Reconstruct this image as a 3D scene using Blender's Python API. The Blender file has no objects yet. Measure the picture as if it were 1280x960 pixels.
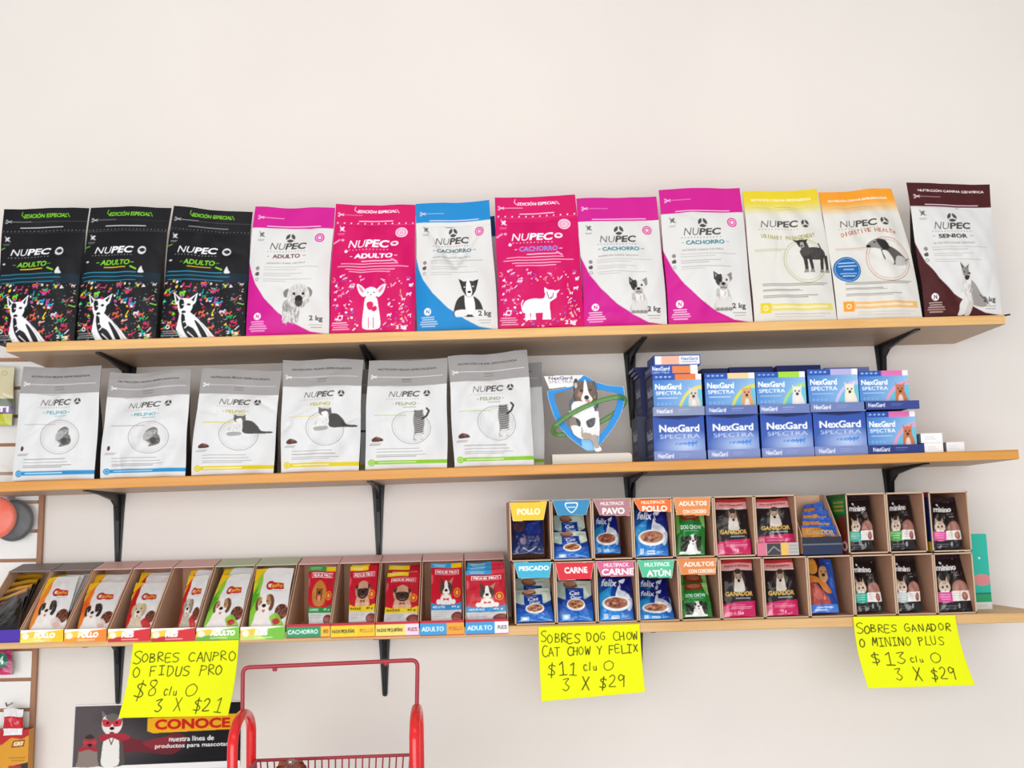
import bpy, math, random
import numpy as np
from mathutils import Matrix, Vector
SC = bpy.context.scene
COL = SC.collection

# ------------------------------------------------------------------ camera, world, lights, exposure
Z0 = 1.95                                    # height of the top shelf's underside above the floor
CAM = np.array([1.1009, -2.8502, -.4612 + Z0]); YAW, PITCH, ROLL, FPX = -.0435, .1347, -.0278, 1338.9
_cy, _sy, _cp, _sp, _cr, _sr = math.cos(YAW), math.sin(YAW), math.cos(PITCH), math.sin(PITCH), math.cos(ROLL), math.sin(ROLL)
FW = np.array([-_sy*_cp, _cy*_cp, _sp]); _r = np.array([_cy, _sy, 0.]); _u = np.cross(_r, FW)
RT = _cr*_r + _sr*_u; UP = -_sr*_r + _cr*_u
cd = bpy.data.cameras.new('camera'); cam = bpy.data.objects.new('camera', cd); COL.objects.link(cam)
cd.sensor_width = 36; cd.sensor_fit = 'HORIZONTAL'; cd.lens = FPX*36/1280; cd.clip_start = .05
m = Matrix.Identity(4)
for i in range(3):
    m[i][0], m[i][1], m[i][2], m[i][3] = RT[i], UP[i], -FW[i], CAM[i]
cam.matrix_world = m; SC.camera = cam

def px(x, y, Y):
    """where the sight line of a photo pixel meets the vertical plane at depth Y"""
    d = FW + RT*(x-640)/FPX + UP*(480-y)/FPX
    s = (Y-CAM[1])/d[1]
    return CAM[0]+s*d[0], CAM[2]+s*d[2]

SC.view_settings.view_transform = 'Standard'; SC.view_settings.look = 'None'
SC.view_settings.gamma = 1; SC.view_settings.use_curve_mapping = False
SC.view_settings.exposure = 0.07
w = bpy.data.worlds.new('world'); SC.world = w; w.use_nodes = True
w.node_tree.nodes['Background'].inputs[0].default_value = (.93, .96, 1, 1)
w.node_tree.nodes['Background'].inputs[1].default_value = .45

def area(name, loc, target, sx, sy, power, col):
    l = bpy.data.lights.new(name, 'AREA'); l.shape = 'RECTANGLE'; l.size = sx; l.size_y = sy; l.energy = power; l.color = col
    o = bpy.data.objects.new(name, l); COL.objects.link(o); o.location = loc
    o.rotation_euler = (Vector(target)-Vector(loc)).to_track_quat('-Z', 'Y').to_euler(); return o
area('shop_front_daylight', (.6, -5.2, 1.25), (1.2, 0, 1.1), 5.4, 2.6, 178, (.965, .98, 1))
area('ceiling_tube_light', (1.3, -1.9, 3.25), (1.3, -.5, 1.6), 2.6, .6, 9, (1, .84, .66))

# ------------------------------------------------------------------ colours and materials
def rgb(h): return np.array([int(h[i:i+2], 16)/255 for i in (0, 2, 4)])
def lin(c):
    c = np.asarray(c, float); return np.where(c <= .04045, c/12.92, ((c+.055)/1.055)**2.4)
def col4(h): return tuple(lin(rgb(h))) + (1,)
MATS = {}
def mat(name, rough=.5, color=None, metal=0, coat=0, spec=.5, attr=False, bump=0, bscale=60, alpha=None, trans=0):
    if name in MATS: return MATS[name]
    M = bpy.data.materials.new(name); M.use_nodes = True; nt = M.node_tree; b = nt.nodes['Principled BSDF']
    b.inputs['Roughness'].default_value = rough; b.inputs['Metallic'].default_value = metal
    b.inputs['Coat Weight'].default_value = coat; b.inputs['Coat Roughness'].default_value = .12
    b.inputs['Specular IOR Level'].default_value = spec; b.inputs['Transmission Weight'].default_value = trans
    if color: b.inputs['Base Color'].default_value = col4(color)
    if alpha is not None: b.inputs['Alpha'].default_value = alpha
    if attr:
        a = nt.nodes.new('ShaderNodeAttribute'); a.attribute_name = 'print'; nt.links.new(a.outputs['Color'], b.inputs['Base Color'])
    if bump:
        n = nt.nodes.new('ShaderNodeTexNoise'); n.inputs['Scale'].default_value = bscale; n.inputs['Detail'].default_value = 4
        t = nt.nodes.new('ShaderNodeTexCoord'); nt.links.new(t.outputs['Object'], n.inputs['Vector'])
        bp = nt.nodes.new('ShaderNodeBump'); bp.inputs['Strength'].default_value = bump; bp.inputs['Distance'].default_value = .004
        nt.links.new(n.outputs['Fac'], bp.inputs['Height']); nt.links.new(bp.outputs['Normal'], b.inputs['Normal'])
    MATS[name] = M; return M
BAG = mat('printed_woven_film', .5, attr=True, spec=.2, bump=.05, bscale=30)
FOIL = mat('printed_glossy_foil', .24, attr=True, spec=.5, coat=.25, bump=.3, bscale=45)
GLOSS = mat('printed_glossy_black_foil', .2, attr=True, spec=.55, coat=.3, bump=.3, bscale=40)
CARD = mat('printed_carton', .5, attr=True, spec=.35)
PAPER = mat('printed_paper', .75, attr=True, spec=.2)
KRAFT = mat('kraft_cardboard', .85, attr=True, spec=.15, bump=.1, bscale=120)
BLACK = mat('black_painted_steel', .42, '0c0b0c', spec=.4)
STEEL = mat('bright_steel', .3, 'b8b8b8', metal=.9)
REDROD = mat('red_coated_wire', .4, 'a5323e', spec=.4)
REDPL = mat('red_plastic', .25, 'e51c20', coat=.3)
FILM = mat('clear_plastic_film', .1, 'ffffff', spec=.7, alpha=.09)

def wood(name, c1, c2, c3):
    M = bpy.data.materials.new(name); M.use_nodes = True; nt = M.node_tree; b = nt.nodes['Principled BSDF']
    N = nt.nodes.new; L = nt.links.new
    t = N('ShaderNodeTexCoord'); mp = N('ShaderNodeMapping'); mp.inputs['Scale'].default_value = (1.6, 26, 40)
    n = N('ShaderNodeTexNoise'); n.inputs['Scale'].default_value = 2.2; n.inputs['Detail'].default_value = 6; n.inputs['Distortion'].default_value = .6
    n2 = N('ShaderNodeTexNoise'); n2.inputs['Scale'].default_value = 3.3; n2.inputs['Detail'].default_value = 2
    r = N('ShaderNodeValToRGB'); r.color_ramp.elements[0].position = .3; r.color_ramp.elements[0].color = col4(c1)
    r.color_ramp.elements[1].position = .7; r.color_ramp.elements[1].color = col4(c2)
    mx = N('ShaderNodeMix'); mx.data_type = 'RGBA'; mx.inputs['B'].default_value = col4(c3)
    mr = N('ShaderNodeMapRange'); mr.inputs['From Min'].default_value = .5; mr.inputs['From Max'].default_value = .75; mr.inputs['To Max'].default_value = .55
    L(t.outputs['Object'], mp.inputs['Vector']); L(mp.outputs['Vector'], n.inputs['Vector']); L(t.outputs['Object'], n2.inputs['Vector'])
    L(n.outputs['Fac'], r.inputs['Fac']); L(r.outputs['Color'], mx.inputs['A']); L(n2.outputs['Fac'], mr.inputs['Value']); L(mr.outputs['Result'], mx.inputs['Factor'])
    L(mx.outputs['Result'], b.inputs['Base Color']); b.inputs['Roughness'].default_value = .45
    bp = N('ShaderNodeBump'); bp.inputs['Strength'].default_value = .08; L(n.outputs['Fac'], bp.inputs['Height']); L(bp.outputs['Normal'], b.inputs['Normal'])
    return M
WOOD = [wood('varnished_pine', 'd9a561', 'e9bd7c', 'd0913f'), wood('honey_pine', 'cf8b38', 'dd9e4a', 'c98230'), wood('pale_pine', 'd2a467', 'deb47c', 'c08a48')]

PINE_UNDER = wood('greyer_pine_underside', 'a88c70', 'b99c80', '9c8066')  # darker, greyer pine tone for the downward faces of the boards

def wallmat(name, c, bump=.05):
    M = bpy.data.materials.new(name); M.use_nodes = True; nt = M.node_tree; b = nt.nodes['Principled BSDF']
    N = nt.nodes.new; L = nt.links.new
    t = N('ShaderNodeTexCoord'); n = N('ShaderNodeTexNoise'); n.inputs['Scale'].default_value = 1.1; n.inputs['Detail'].default_value = 3
    r = N('ShaderNodeValToRGB'); k = rgb(c)
    for e, f, p in ((r.color_ramp.elements[0], .985, .35), (r.color_ramp.elements[1], 1.01, .65)):
        e.position = p; e.color = tuple(lin(np.clip(k*f, 0, 1)))+(1,)
    n2 = N('ShaderNodeTexNoise'); n2.inputs['Scale'].default_value = 70; n2.inputs['Detail'].default_value = 5
    bp = N('ShaderNodeBump'); bp.inputs['Strength'].default_value = bump; bp.inputs['Distance'].default_value = .01
    L(t.outputs['Object'], n.inputs['Vector']); L(t.outputs['Object'], n2.inputs['Vector']); L(n.outputs['Fac'], r.inputs['Fac']); L(r.outputs['Color'], b.inputs['Base Color'])
    L(n2.outputs['Fac'], bp.inputs['Height']); L(bp.outputs['Normal'], b.inputs['Normal']); b.inputs['Roughness'].default_value = .8; b.inputs['Specular IOR Level'].default_value = .2
    return M
WALL = wallmat('painted_plaster', 'ebe4dd'); FLOOR = wallmat('pale_floor_tile', 'e6e4e2')
SLAT = mat('white_melamine', .35, 'ece9e4'); GROOVE = mat('bare_fibreboard', .8, 'a97c60')

# ------------------------------------------------------------------ mesh builder
class MB:
    def __init__(s): s.v = []; s.c = []; s.f = []; s.sm = []; s.n = 0
    def _add(s, v, c, faces, smooth):
        v = np.asarray(v, float).reshape(-1, 3); c = np.asarray(c, float)
        if c.ndim == 1: c = np.tile(c, (len(v), 1))
        s.v.append(v); s.c.append(c.reshape(-1, 3))
        for f in faces:
            f = np.asarray(f); s.f.append(f + s.n); s.sm.append(smooth)
        s.n += len(v)
    def grid(s, P, c=(1, 1, 1), flip=False, smooth=True):
        nv, nu = P.shape[:2]; i = np.arange(nv*nu).reshape(nv, nu)
        q = np.stack([i[:-1, :-1], i[:-1, 1:], i[1:, 1:], i[1:, :-1]], -1).reshape(-1, 4)
        s._add(P.reshape(-1, 3), c if np.ndim(c) == 1 else np.asarray(c).reshape(-1, 3), [q[:, ::-1] if flip else q], smooth)
    def prism(s, poly, vec, c=(1, 1, 1), smooth=False):
        """closed prism: a planar polygon swept along vec"""
        a = np.asarray(poly, float); n = len(a); b = a + np.asarray(vec, float)
        nrm = sum(np.cross(a[i]-a[0], a[(i+1) % n]-a[0]) for i in range(n))
        if nrm @ np.asarray(vec, float) > 0: a = a[::-1]; b = b[::-1]
        s._add(a, c, [np.arange(n)[None]], False); s._add(b, c, [np.arange(n)[::-1][None]], False)
        k = np.arange(n); k2 = (k+1) % n
        if smooth: s._add(np.concatenate([a, b]), c, [np.stack([k2, k, k+n, k2+n], 1)], True)
        else:
            for i in range(n): s._add([a[(i+1) % n], a[i], b[i], b[(i+1) % n]], c, [np.array([[0, 1, 2, 3]])], False)
    def box(s, x0, x1, y0, y1, z0, z1, c=(1, 1, 1)):
        s.prism([(x0, y0, z0), (x1, y0, z0), (x1, y1, z0), (x0, y1, z0)], (0, 0, z1-z0), c)
    def tube(s, path, r, n=10, c=(1, 1, 1), closed=False, sx=1.0, ref=None):
        p = np.asarray(path, float); m = len(p)
        rr = np.full(m, r) if np.ndim(r) == 0 else np.asarray(r)
        t = np.gradient(p, axis=0) if not closed else np.roll(p, -1, 0)-np.roll(p, 1, 0)
        t /= np.linalg.norm(t, axis=1)[:, None]+1e-12
        up = np.array(ref if ref is not None else ((0, 0, 1) if abs(t[0][2]) < .9 else (1, 0, 0)), float); rows = []
        for i in range(m):
            a = up-(up@t[i])*t[i]; a /= np.linalg.norm(a)+1e-12; up = a if ref is None else up; b = np.cross(t[i], a)
            ang = np.linspace(0, 2*np.pi, n+1)
            rows.append(p[i]+rr[i]*(np.cos(ang)[:, None]*a*sx+np.sin(ang)[:, None]*b))
        if closed: rows.append(rows[0])
        s.grid(np.array(rows), c, flip=True)
        if not closed:
            for k, fl in ((0, True), (m-1, False)):
                s._add(rows[k][:-1], c, [np.arange(n)[::-1 if not fl else 1][None]], False)
    def lathe(s, prof, n=20, c=(1, 1, 1), org=(0, 0, 0), axis='z'):
        a = np.linspace(0, 2*np.pi, n+1); prof = np.asarray(prof, float)
        P = np.stack([prof[:, :1]*np.cos(a), prof[:, :1]*np.sin(a), np.repeat(prof[:, 1:2], n+1, 1)], -1)
        if axis == 'y': P = P[..., [0, 2, 1]]*np.array([1, -1, 1])
        if axis == 'x': P = P[..., [2, 1, 0]]
        s.grid(P+np.asarray(org), c)
    def build(s, name, material, parent=None, loc=None):
        me = bpy.data.meshes.new(name); v = np.concatenate(s.v).astype(np.float32); me.vertices.add(len(v)); me.vertices.foreach_set('co', v.ravel())
        lv = np.concatenate([f.ravel() for f in s.f]).astype(np.int32)
        ln = np.concatenate([np.full(len(f), f.shape[1]) for f in s.f]).astype(np.int32)
        sm = np.concatenate([np.full(len(f), k, bool) for f, k in zip(s.f, s.sm)])
        me.loops.add(len(lv)); me.loops.foreach_set('vertex_index', lv)
        me.polygons.add(len(ln)); me.polygons.foreach_set('loop_start', np.concatenate([[0], np.cumsum(ln)[:-1]]).astype(np.int32))
        me.polygons.foreach_set('use_smooth', sm); me.update(calc_edges=True)
        a = me.color_attributes.new('print', 'FLOAT_COLOR', 'POINT'); c = np.ones((len(v), 4), np.float32); c[:, :3] = lin(np.concatenate(s.c)); a.data.foreach_set('color', c.ravel())
        me.materials.append(material)
        o = bpy.data.objects.new(name, me); COL.objects.link(o)
        if parent: o.parent = parent
        if loc is not None: o.location = loc
        return o

def tag(o, label=None, cat=None, group=None, kind=None):
    for k, v in (('label', label), ('category', cat), ('group', group), ('kind', kind)):
        if v: o[k] = v
    return o
def thing(name, label, cat, loc=(0, 0, 0), group=None, rz=0):
    o = bpy.data.objects.new(name, None); COL.objects.link(o); o.empty_display_size = .05
    o.location = loc; o.rotation_euler = (0, 0, rz); return tag(o, label, cat, group)

# ------------------------------------------------------------------ print artwork: a small polygon rasteriser on the mesh's own vertices
_txt = {}
def text_edges(s, bold):
    k = (s, bold)
    if k not in _txt:
        cu = bpy.data.curves.new('t', 'FONT'); cu.body = s; cu.resolution_u = 3; cu.offset = bold
        o = bpy.data.objects.new('t', cu); me = o.to_mesh()
        co = np.array([v.co[:2] for v in me.vertices]); cnt = {}
        for p in me.polygons:
            vs = list(p.vertices)
            for a, b in zip(vs, vs[1:]+vs[:1]): cnt[(min(a, b), max(a, b))] = cnt.get((min(a, b), max(a, b)), 0)+1
        e = np.array([k2 for k2, n in cnt.items() if n == 1])
        E = np.concatenate([co[e[:, 0]], co[e[:, 1]]], 1); o.to_mesh_clear(); bpy.data.objects.remove(o); bpy.data.curves.remove(cu)
        x0, x1, y0, y1 = E[:, [0, 2]].min(), E[:, [0, 2]].max(), E[:, [1, 3]].min(), E[:, [1, 3]].max()
        E = (E-[x0, y0, x0, y0])/[x1-x0, y1-y0, x1-x0, y1-y0]; E[:, [1, 3]] = 1-E[:, [1, 3]]; _txt[k] = E
    return _txt[k]
def spline(pts, closed=True, n=6):
    p = np.asarray(pts, float); m = len(p); out = []
    for i in range(m if closed else m-1):
        g = (lambda j: p[j % m]) if closed else (lambda j: p[min(max(j, 0), m-1)])
        a, b, c, d = g(i-1), g(i), g(i+1), g(i+2)
        for t in np.arange(n)/n: out.append(.5*(2*b+(c-a)*t+(2*a-5*b+4*c-d)*t*t+(3*b-a-3*c+d)*t**3))
    if not closed: out.append(p[-1])
    return np.array(out)
HAND = {
 'S': [[(.95, .1), (.6, 0), (.12, .12), (.1, .3), (.4, .45), (.8, .6), (.9, .8), (.5, 1), (0, .92)]], 'O': [[(.5, 0), (.1, .25), (.05, .7), (.4, 1), (.85, .8), (.95, .35), (.5, 0)]],
 'B': [[(.1, 0), (.1, 1)], [(.1, .02), (.7, .08), (.7, .35), (.15, .47), (.85, .6), (.8, .93), (.1, 1)]], 'R': [[(.1, 1), (.12, 0), (.75, .06), (.75, .35), (.15, .5), (.95, 1)]],
 'E': [[(.9, 0), (.1, .02), (.1, 1), (.95, .98)], [(.1, .5), (.75, .47)]], 'C': [[(.95, .1), (.5, 0), (.1, .3), (.1, .75), (.5, 1), (.97, .88)]],
 'A': [[(0, 1), (.45, 0), (.95, 1)], [(.18, .65), (.8, .62)]], 'N': [[(.05, 1), (.1, 0), (.85, 1), (.92, 0)]], 'P': [[(.1, 1), (.15, 0)], [(0, .05), (.75, .05), (.85, .3), (.15, .52)]],
 'F': [[(.1, 1), (.12, 0), (.95, 0)], [(.12, .48), (.75, .46)]], 'I': [[(.5, 0), (.5, 1)], [(.1, 0), (.9, 0)], [(.1, 1), (.9, 1)]], 'D': [[(.1, 0), (.1, 1), (.6, .95), (.95, .55), (.7, .1), (.0, .02)]],
 'U': [[(.08, 0), (.1, .8), (.45, 1), (.85, .8), (.9, 0)]], 'G': [[(.9, .08), (.45, 0), (.08, .35), (.1, .8), (.5, 1), (.9, .85), (.92, .55), (.5, .55)]], 'T': [[(0, .02), (1, 0)], [(.5, 0), (.5, 1)]],
 'H': [[(.1, 0), (.1, 1)], [(.9, 0), (.88, 1)], [(.1, .52), (.9, .48)]], 'W': [[(0, 0), (.22, 1), (.5, .25), (.75, 1), (1, 0)]], 'Y': [[(0, 0), (.5, .5), (1, 0)], [(.5, .5), (.35, 1)]],
 'L': [[(.1, 0), (.1, 1), (.95, .98)]], 'X': [[(.1, 0), (.9, 1)], [(.9, 0), (.05, 1)]], 'M': [[(.02, 1), (.15, 0), (.5, .7), (.82, 0), (.98, 1)]],
 '0': [[(.5, 0), (.1, .25), (.08, .7), (.4, 1), (.85, .8), (.92, .3), (.5, 0)]], '1': [[(.25, .2), (.6, 0), (.6, 1)], [(.2, 1), (1, 1)]], 'l': [[(.5, 0), (.5, 1)]],
 '2': [[(.1, .2), (.5, 0), (.85, .2), (.6, .6), (.05, 1), (.95, 1)]], '3': [[(.1, .1), (.85, .02), (.4, .4), (.9, .7), (.5, 1), (.05, .88)]],
 '8': [[(.75, .1), (.3, .05), (.2, .3), (.75, .6), (.75, .92), (.25, .98), (.15, .7), (.7, .4), (.85, .15), (.6, 0)]], '9': [[(.85, .25), (.5, 0), (.12, .2), (.3, .48), (.8, .3), (.85, .15), (.7, 1)]],
 '$': [[(.9, .22), (.5, .12), (.15, .28), (.8, .65), (.6, .86), (.05, .8)], [(.55, -.05), (.42, 1.08)]], 'c': [[(.9, .5), (.4, .42), (.1, .7), (.4, 1), (.9, .92)]], '/': [[(.5, .2), (.35, 1)]], 'u': [[(.1, .55), (.15, .95), (.7, .95), (.8, .55), (.85, 1)]]}

class Cv:
    """a canvas W x H (y down) sampled on nu x nv mesh vertices"""
    def __init__(s, W, H, nu, nv, bg):
        s.W, s.H, s.nu, s.nv = W, H, nu, nv
        s.xs = (np.arange(2*nu)+.5)/(2*nu)*W; s.ys = (np.arange(2*nv)+.5)/(2*nv)*H
        s.a = np.empty((2*nv, 2*nu, 3)); s.a[:] = rgb(bg)
    def _put(s, m, i0, i1, j0, j1, c, a):
        k = (m*a)[..., None]; sub = s.a[j0:j1, i0:i1]
        if isinstance(c, str): c = rgb(c)
        elif callable(c): c = c(*np.meshgrid(s.xs[i0:i1], s.ys[j0:j1]))
        s.a[j0:j1, i0:i1] = sub*(1-k)+c*k
    def _rng(s, x0, y0, x1, y1):
        return np.searchsorted(s.xs, x0), np.searchsorted(s.xs, x1), np.searchsorted(s.ys, y0), np.searchsorted(s.ys, y1)
    def edges(s, E, c, a=1):
        i0, i1, j0, j1 = s._rng(E[:, [0, 2]].min(), E[:, [1, 3]].min(), E[:, [0, 2]].max(), E[:, [1, 3]].max())
        if i1 <= i0 or j1 <= j0: return
        xs, ys = s.xs[i0:i1], s.ys[j0:j1]; acc = np.zeros((j1-j0, i1-i0+1), np.int32)
        for x0, y0, x1, y1 in E:
            if y0 == y1: continue
            if y0 > y1: x0, y0, x1, y1 = x1, y1, x0, y0
            r0, r1 = np.searchsorted(ys, (y0, y1))
            if r1 <= r0: continue
            xi = x0+(x1-x0)*(ys[r0:r1]-y0)/(y1-y0)
            np.add.at(acc, (np.arange(r0, r1), np.searchsorted(xs, xi)), 1)
        m = np.cumsum(acc, 1)[:, :-1] % 2
        s._put(m, i0, i1, j0, j1, c, a)
    def poly(s, p, c, a=1):
        p = np.asarray(p, float); s.edges(np.concatenate([p, np.roll(p, -1, 0)], 1), c, a)
    def blob(s, p, c, a=1): s.poly(spline(p), c, a)
    def rect(s, x0, y0, x1, y1, c, a=1):
        i0, i1, j0, j1 = s._rng(x0, y0, x1, y1); s._put(np.ones((j1-j0, i1-i0)), i0, i1, j0, j1, c, a)
    def ell(s, cx, cy, rx, ry, c, rot=0, a=1, ring=None):
        R = max(rx, ry); i0, i1, j0, j1 = s._rng(cx-R, cy-R, cx+R, cy+R)
        X, Y = np.meshgrid(s.xs[i0:i1]-cx, s.ys[j0:j1]-cy); cr, sr = math.cos(rot), math.sin(rot)
        d = np.hypot((X*cr+Y*sr)/rx, (-X*sr+Y*cr)/ry); mm = d <= 1
        if ring: mm &= d >= 1-ring
        s._put(mm.astype(float), i0, i1, j0, j1, c, a)
    def line(s, p, w, c, a=1):
        p = np.asarray(p, float); i0, i1, j0, j1 = s._rng(p[:, 0].min()-w, p[:, 1].min()-w, p[:, 0].max()+w, p[:, 1].max()+w)
        if i1 <= i0 or j1 <= j0: return
        X, Y = np.meshgrid(s.xs[i0:i1], s.ys[j0:j1]); D = np.full(X.shape, 1e9)
        for (x0, y0), (x1, y1) in zip(p[:-1], p[1:]):
            dx, dy = x1-x0, y1-y0; t = np.clip(((X-x0)*dx+(Y-y0)*dy)/(dx*dx+dy*dy+1e-12), 0, 1); D = np.minimum(D, np.hypot(X-x0-t*dx, Y-y0-t*dy))
        s._put(np.clip((w/2-D)/(.3*w)+.5, 0, 1), i0, i1, j0, j1, c, a)
    def text(s, t, x0, y0, x1, y1, c, shear=0, bold=0, a=1):
        E = text_edges(t, bold).copy(); h = y1-y0
        for k in (0, 2): E[:, k] = x0+E[:, k]*(x1-x0)+(1-E[:, k+1])*h*shear; 
        for k in (1, 3): E[:, k] = y0+E[:, k]*h
        s.edges(E, c, a)
    def hand(s, t, x0, y0, x1, y1, w, c, big=False):
        n = len(t); cw = (x1-x0)/n; rnd = random.Random(t)
        for i, ch in enumerate(t):
            up = .35 if (big and i == 0) else 0; jx, jy, sz, sl = rnd.uniform(-.08, .08), rnd.uniform(-.1, .06), rnd.uniform(.9, 1.08), rnd.uniform(-1, 1.4)
            for st in HAND.get(ch, []):
                p = np.array(st); p = spline(p, False, 4) if len(p) > 3 else p
                s.line(np.stack([x0+cw*(i+.1+jx+.8*sz*p[:, 0]*(1.15 if up else 1)+.1*sl*(1-p[:, 1])), y0+(y1-y0)*(jy+sz*(p[:, 1]*(1+up)-up)+.06*sl*p[:, 0])], 1), w*rnd.uniform(.8, 1.15), c)
    def lines(s, rows, c, w=.7, a=.8):
        for x0, x1, y in rows: s.rect(x0, y-w/2, x1, y+w/2, c, a)
    def get(s):
        b = s.a.reshape(s.nv, 2, s.nu, 2, 3).mean((1, 3)); return b[::-1]      # row 0 = bottom of the print
    # animal helpers in a unit box T = (x, y, w, h)
    def e(s, T, cx, cy, rx, ry, c, rot=0, a=1): s.ell(T[0]+cx*T[2], T[1]+cy*T[3], rx*T[2], ry*T[3], c, rot, a)
    def b(s, T, p, c, a=1): p = np.asarray(p, float); s.blob(p*[T[2], T[3]]+[T[0], T[1]], c, a)
    def p(s, T, p, c, a=1): p = np.asarray(p, float); s.poly(p*[T[2], T[3]]+[T[0], T[1]], c, a)
    def l(s, T, p, w, c, a=1): p = np.asarray(p, float); s.line(p*[T[2], T[3]]+[T[0], T[1]], w, c, a)
    def fur(s, T, box, n, c1, c2, ln=.06, w=.8, seed=1, ang=1.57):
        r = random.Random(seed)
        for _ in range(n):
            x, y = box[0]+r.random()*(box[2]-box[0]), box[1]+r.random()*(box[3]-box[1])
            if ((x-(box[0]+box[2])/2)/((box[2]-box[0])/2))**2+((y-(box[1]+box[3])/2)/((box[3]-box[1])/2))**2 > 1: continue
            t = ang+r.uniform(-.5, .5); s.l(T, [(x, y), (x+ln*math.cos(t), y+ln*math.sin(t))], w, r.choice((c1, c2)), .7)

# ------------------------------------------------------------------ animals printed on the packs
def terrier(c, T):
    for p in ([(.05, .5), (.3, .4), (.5, .55), (.45, .9), (.3, .98), (.05, .92)],): c.b(T, p, 'a9a6a3')
    for x in (.06, .28, .42): c.b(T, [(x, .75), (x+.16, .75), (x+.15, .98), (x-.01, .99)], 'c9c6c2')
    c.fur(T, (.0, .4, .6, 1), 130, '6e6b69', 'e6e4e1', .09, .7, 3)
    c.b(T, [(.2, .12), (.05, .2), (.1, .35), (.25, .3)], '7f7c7a'); c.b(T, [(.85, .08), (1, .18), (.95, .33), (.8, .3)], '7f7c7a')
    c.b(T, [(.25, .1), (.55, .0), (.85, .1), (.92, .4), (.75, .6), (.5, .62), (.28, .55), (.18, .35)], 'cfccc8')
    c.fur(T, (.2, .02, .9, .6), 150, '8d8a87', 'f2f0ee', .08, .7, 4)
    c.e(T, .56, .4, .13, .11, '2a2828'); c.e(T, .4, .25, .05, .035, '2a2828'); c.e(T, .7, .25, .05, .035, '2a2828'); c.b(T, [(.44, .45), (.7, .45), (.64, .58), (.5, .58)], '4a4646')
def frenchie(c, T):
    c.b(T, [(.2, .45), (.72, .45), (.86, .78), (.92, .97), (.08, .97), (.14, .7)], 'bdb9b5'); c.b(T, [(.34, .46), (.66, .46), (.64, .74), (.36, .74)], 'e8e5e2'); c.fur(T, (.1, .5, .9, .98), 70, '98948f', 'dedbd8', .07, .7, 9)
    for x in (.14, .34, .54, .72): c.b(T, [(x, .68), (x+.14, .68), (x+.17, .99), (x-.03, 1)], 'd6d3cf'); c.b(T, [(x, .93), (x+.14, .93), (x+.16, 1), (x-.03, 1)], '8f8b87')
    c.p(T, [(.06, .0), (.3, .1), (.22, .3), (.06, .2)], '3b3838'); c.p(T, [(.94, .02), (.68, .1), (.78, .32), (.96, .2)], '8a8582'); c.p(T, [(.1, .05), (.22, .12), (.16, .22)], '9a9592')
    c.b(T, [(.2, .14), (.45, .08), (.75, .12), (.84, .3), (.7, .47), (.45, .5), (.25, .44), (.14, .28)], 'd9d6d3'); c.b(T, [(.17, .14), (.42, .09), (.44, .28), (.3, .38), (.15, .3)], '3a3737')
    c.b(T, [(.36, .3), (.64, .3), (.7, .42), (.5, .49), (.32, .42)], 'b3aeaa'); c.e(T, .5, .33, .09, .04, '201e1e'); c.e(T, .32, .24, .045, .028, '0d0c0c'); c.e(T, .67, .23, .05, .03, '201e1e'); c.l(T, [(.36, .44), (.5, .41), (.66, .44)], .8, '4a4545')
def collie(c, T):
    c.b(T, [(.1, .6), (.3, .45), (.6, .45), (.85, .6), (.95, .9), (.75, 1), (.1, .98), (0, .9)], '373434')
    c.b(T, [(.38, .42), (.62, .42), (.7, .8), (.55, .95), (.4, .85)], 'eeece9'); c.b(T, [(.05, .85), (.4, .82), (.42, .97), (.08, 1)], 'e4e2df'); c.b(T, [(.6, .85), (.92, .83), (.97, .97), (.65, 1)], 'e4e2df')
    c.p(T, [(.2, .0), (.42, .1), (.3, .3)], '2c2929'); c.p(T, [(.85, .03), (.62, .08), (.75, .3)], '2c2929')
    c.b(T, [(.28, .12), (.5, .06), (.72, .1), (.76, .28), (.6, .46), (.45, .47), (.3, .3)], '3a3737'); c.b(T, [(.46, .06), (.54, .06), (.62, .3), (.58, .46), (.45, .46), (.42, .3)], 'f0eeeb'); c.e(T, .53, .35, .06, .03, '151414')
    c.e(T, .38, .22, .03, .018, 'd8d4d0'); c.e(T, .66, .21, .03, .018, 'd8d4d0')
def doberman(c, T):
    c.b(T, [(.25, .32), (.6, .25), (.88, .3), (.95, .5), (.75, .62), (.35, .6), (.25, .5)], '454240')
    for x, t in ((.28, 0), (.42, .03), (.78, -.03), (.9, .02)): c.p(T, [(x, .5), (x+.12, .5), (x+.1+t, .95), (x+.12+t, .99), (x-.02+t, .99), (x+.02+t, .93)], '3b3836'); c.p(T, [(x+.01+t, .9), (x+.1+t, .9), (x+.12+t, .99), (x-.02+t, .99)], '8e8985')
    c.l(T, [(.85, .3), (.8, .15)], 1.6, '3b3836'); c.b(T, [(.28, .1), (.45, .1), (.5, .4), (.3, .5)], '4e4a48'); c.p(T, [(.05, .0), (.25, .05), (.2, .14)], '2b2827'); c.p(T, [(.5, .0), (.36, .04), (.42, .14)], '2b2827')
    c.b(T, [(.2, .03), (.4, .03), (.42, .16), (.34, .24), (.24, .24), (.18, .15)], '353231'); c.b(T, [(.27, .1), (.36, .1), (.36, .24), (.26, .24)], 'a5a09c'); c.e(T, .3, .2, .03, .02, '0d0c0c'); c.fur(T, (.3, .28, .9, .6), 40, '6a6562', '2a2726', .06, .6, 5)
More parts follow.
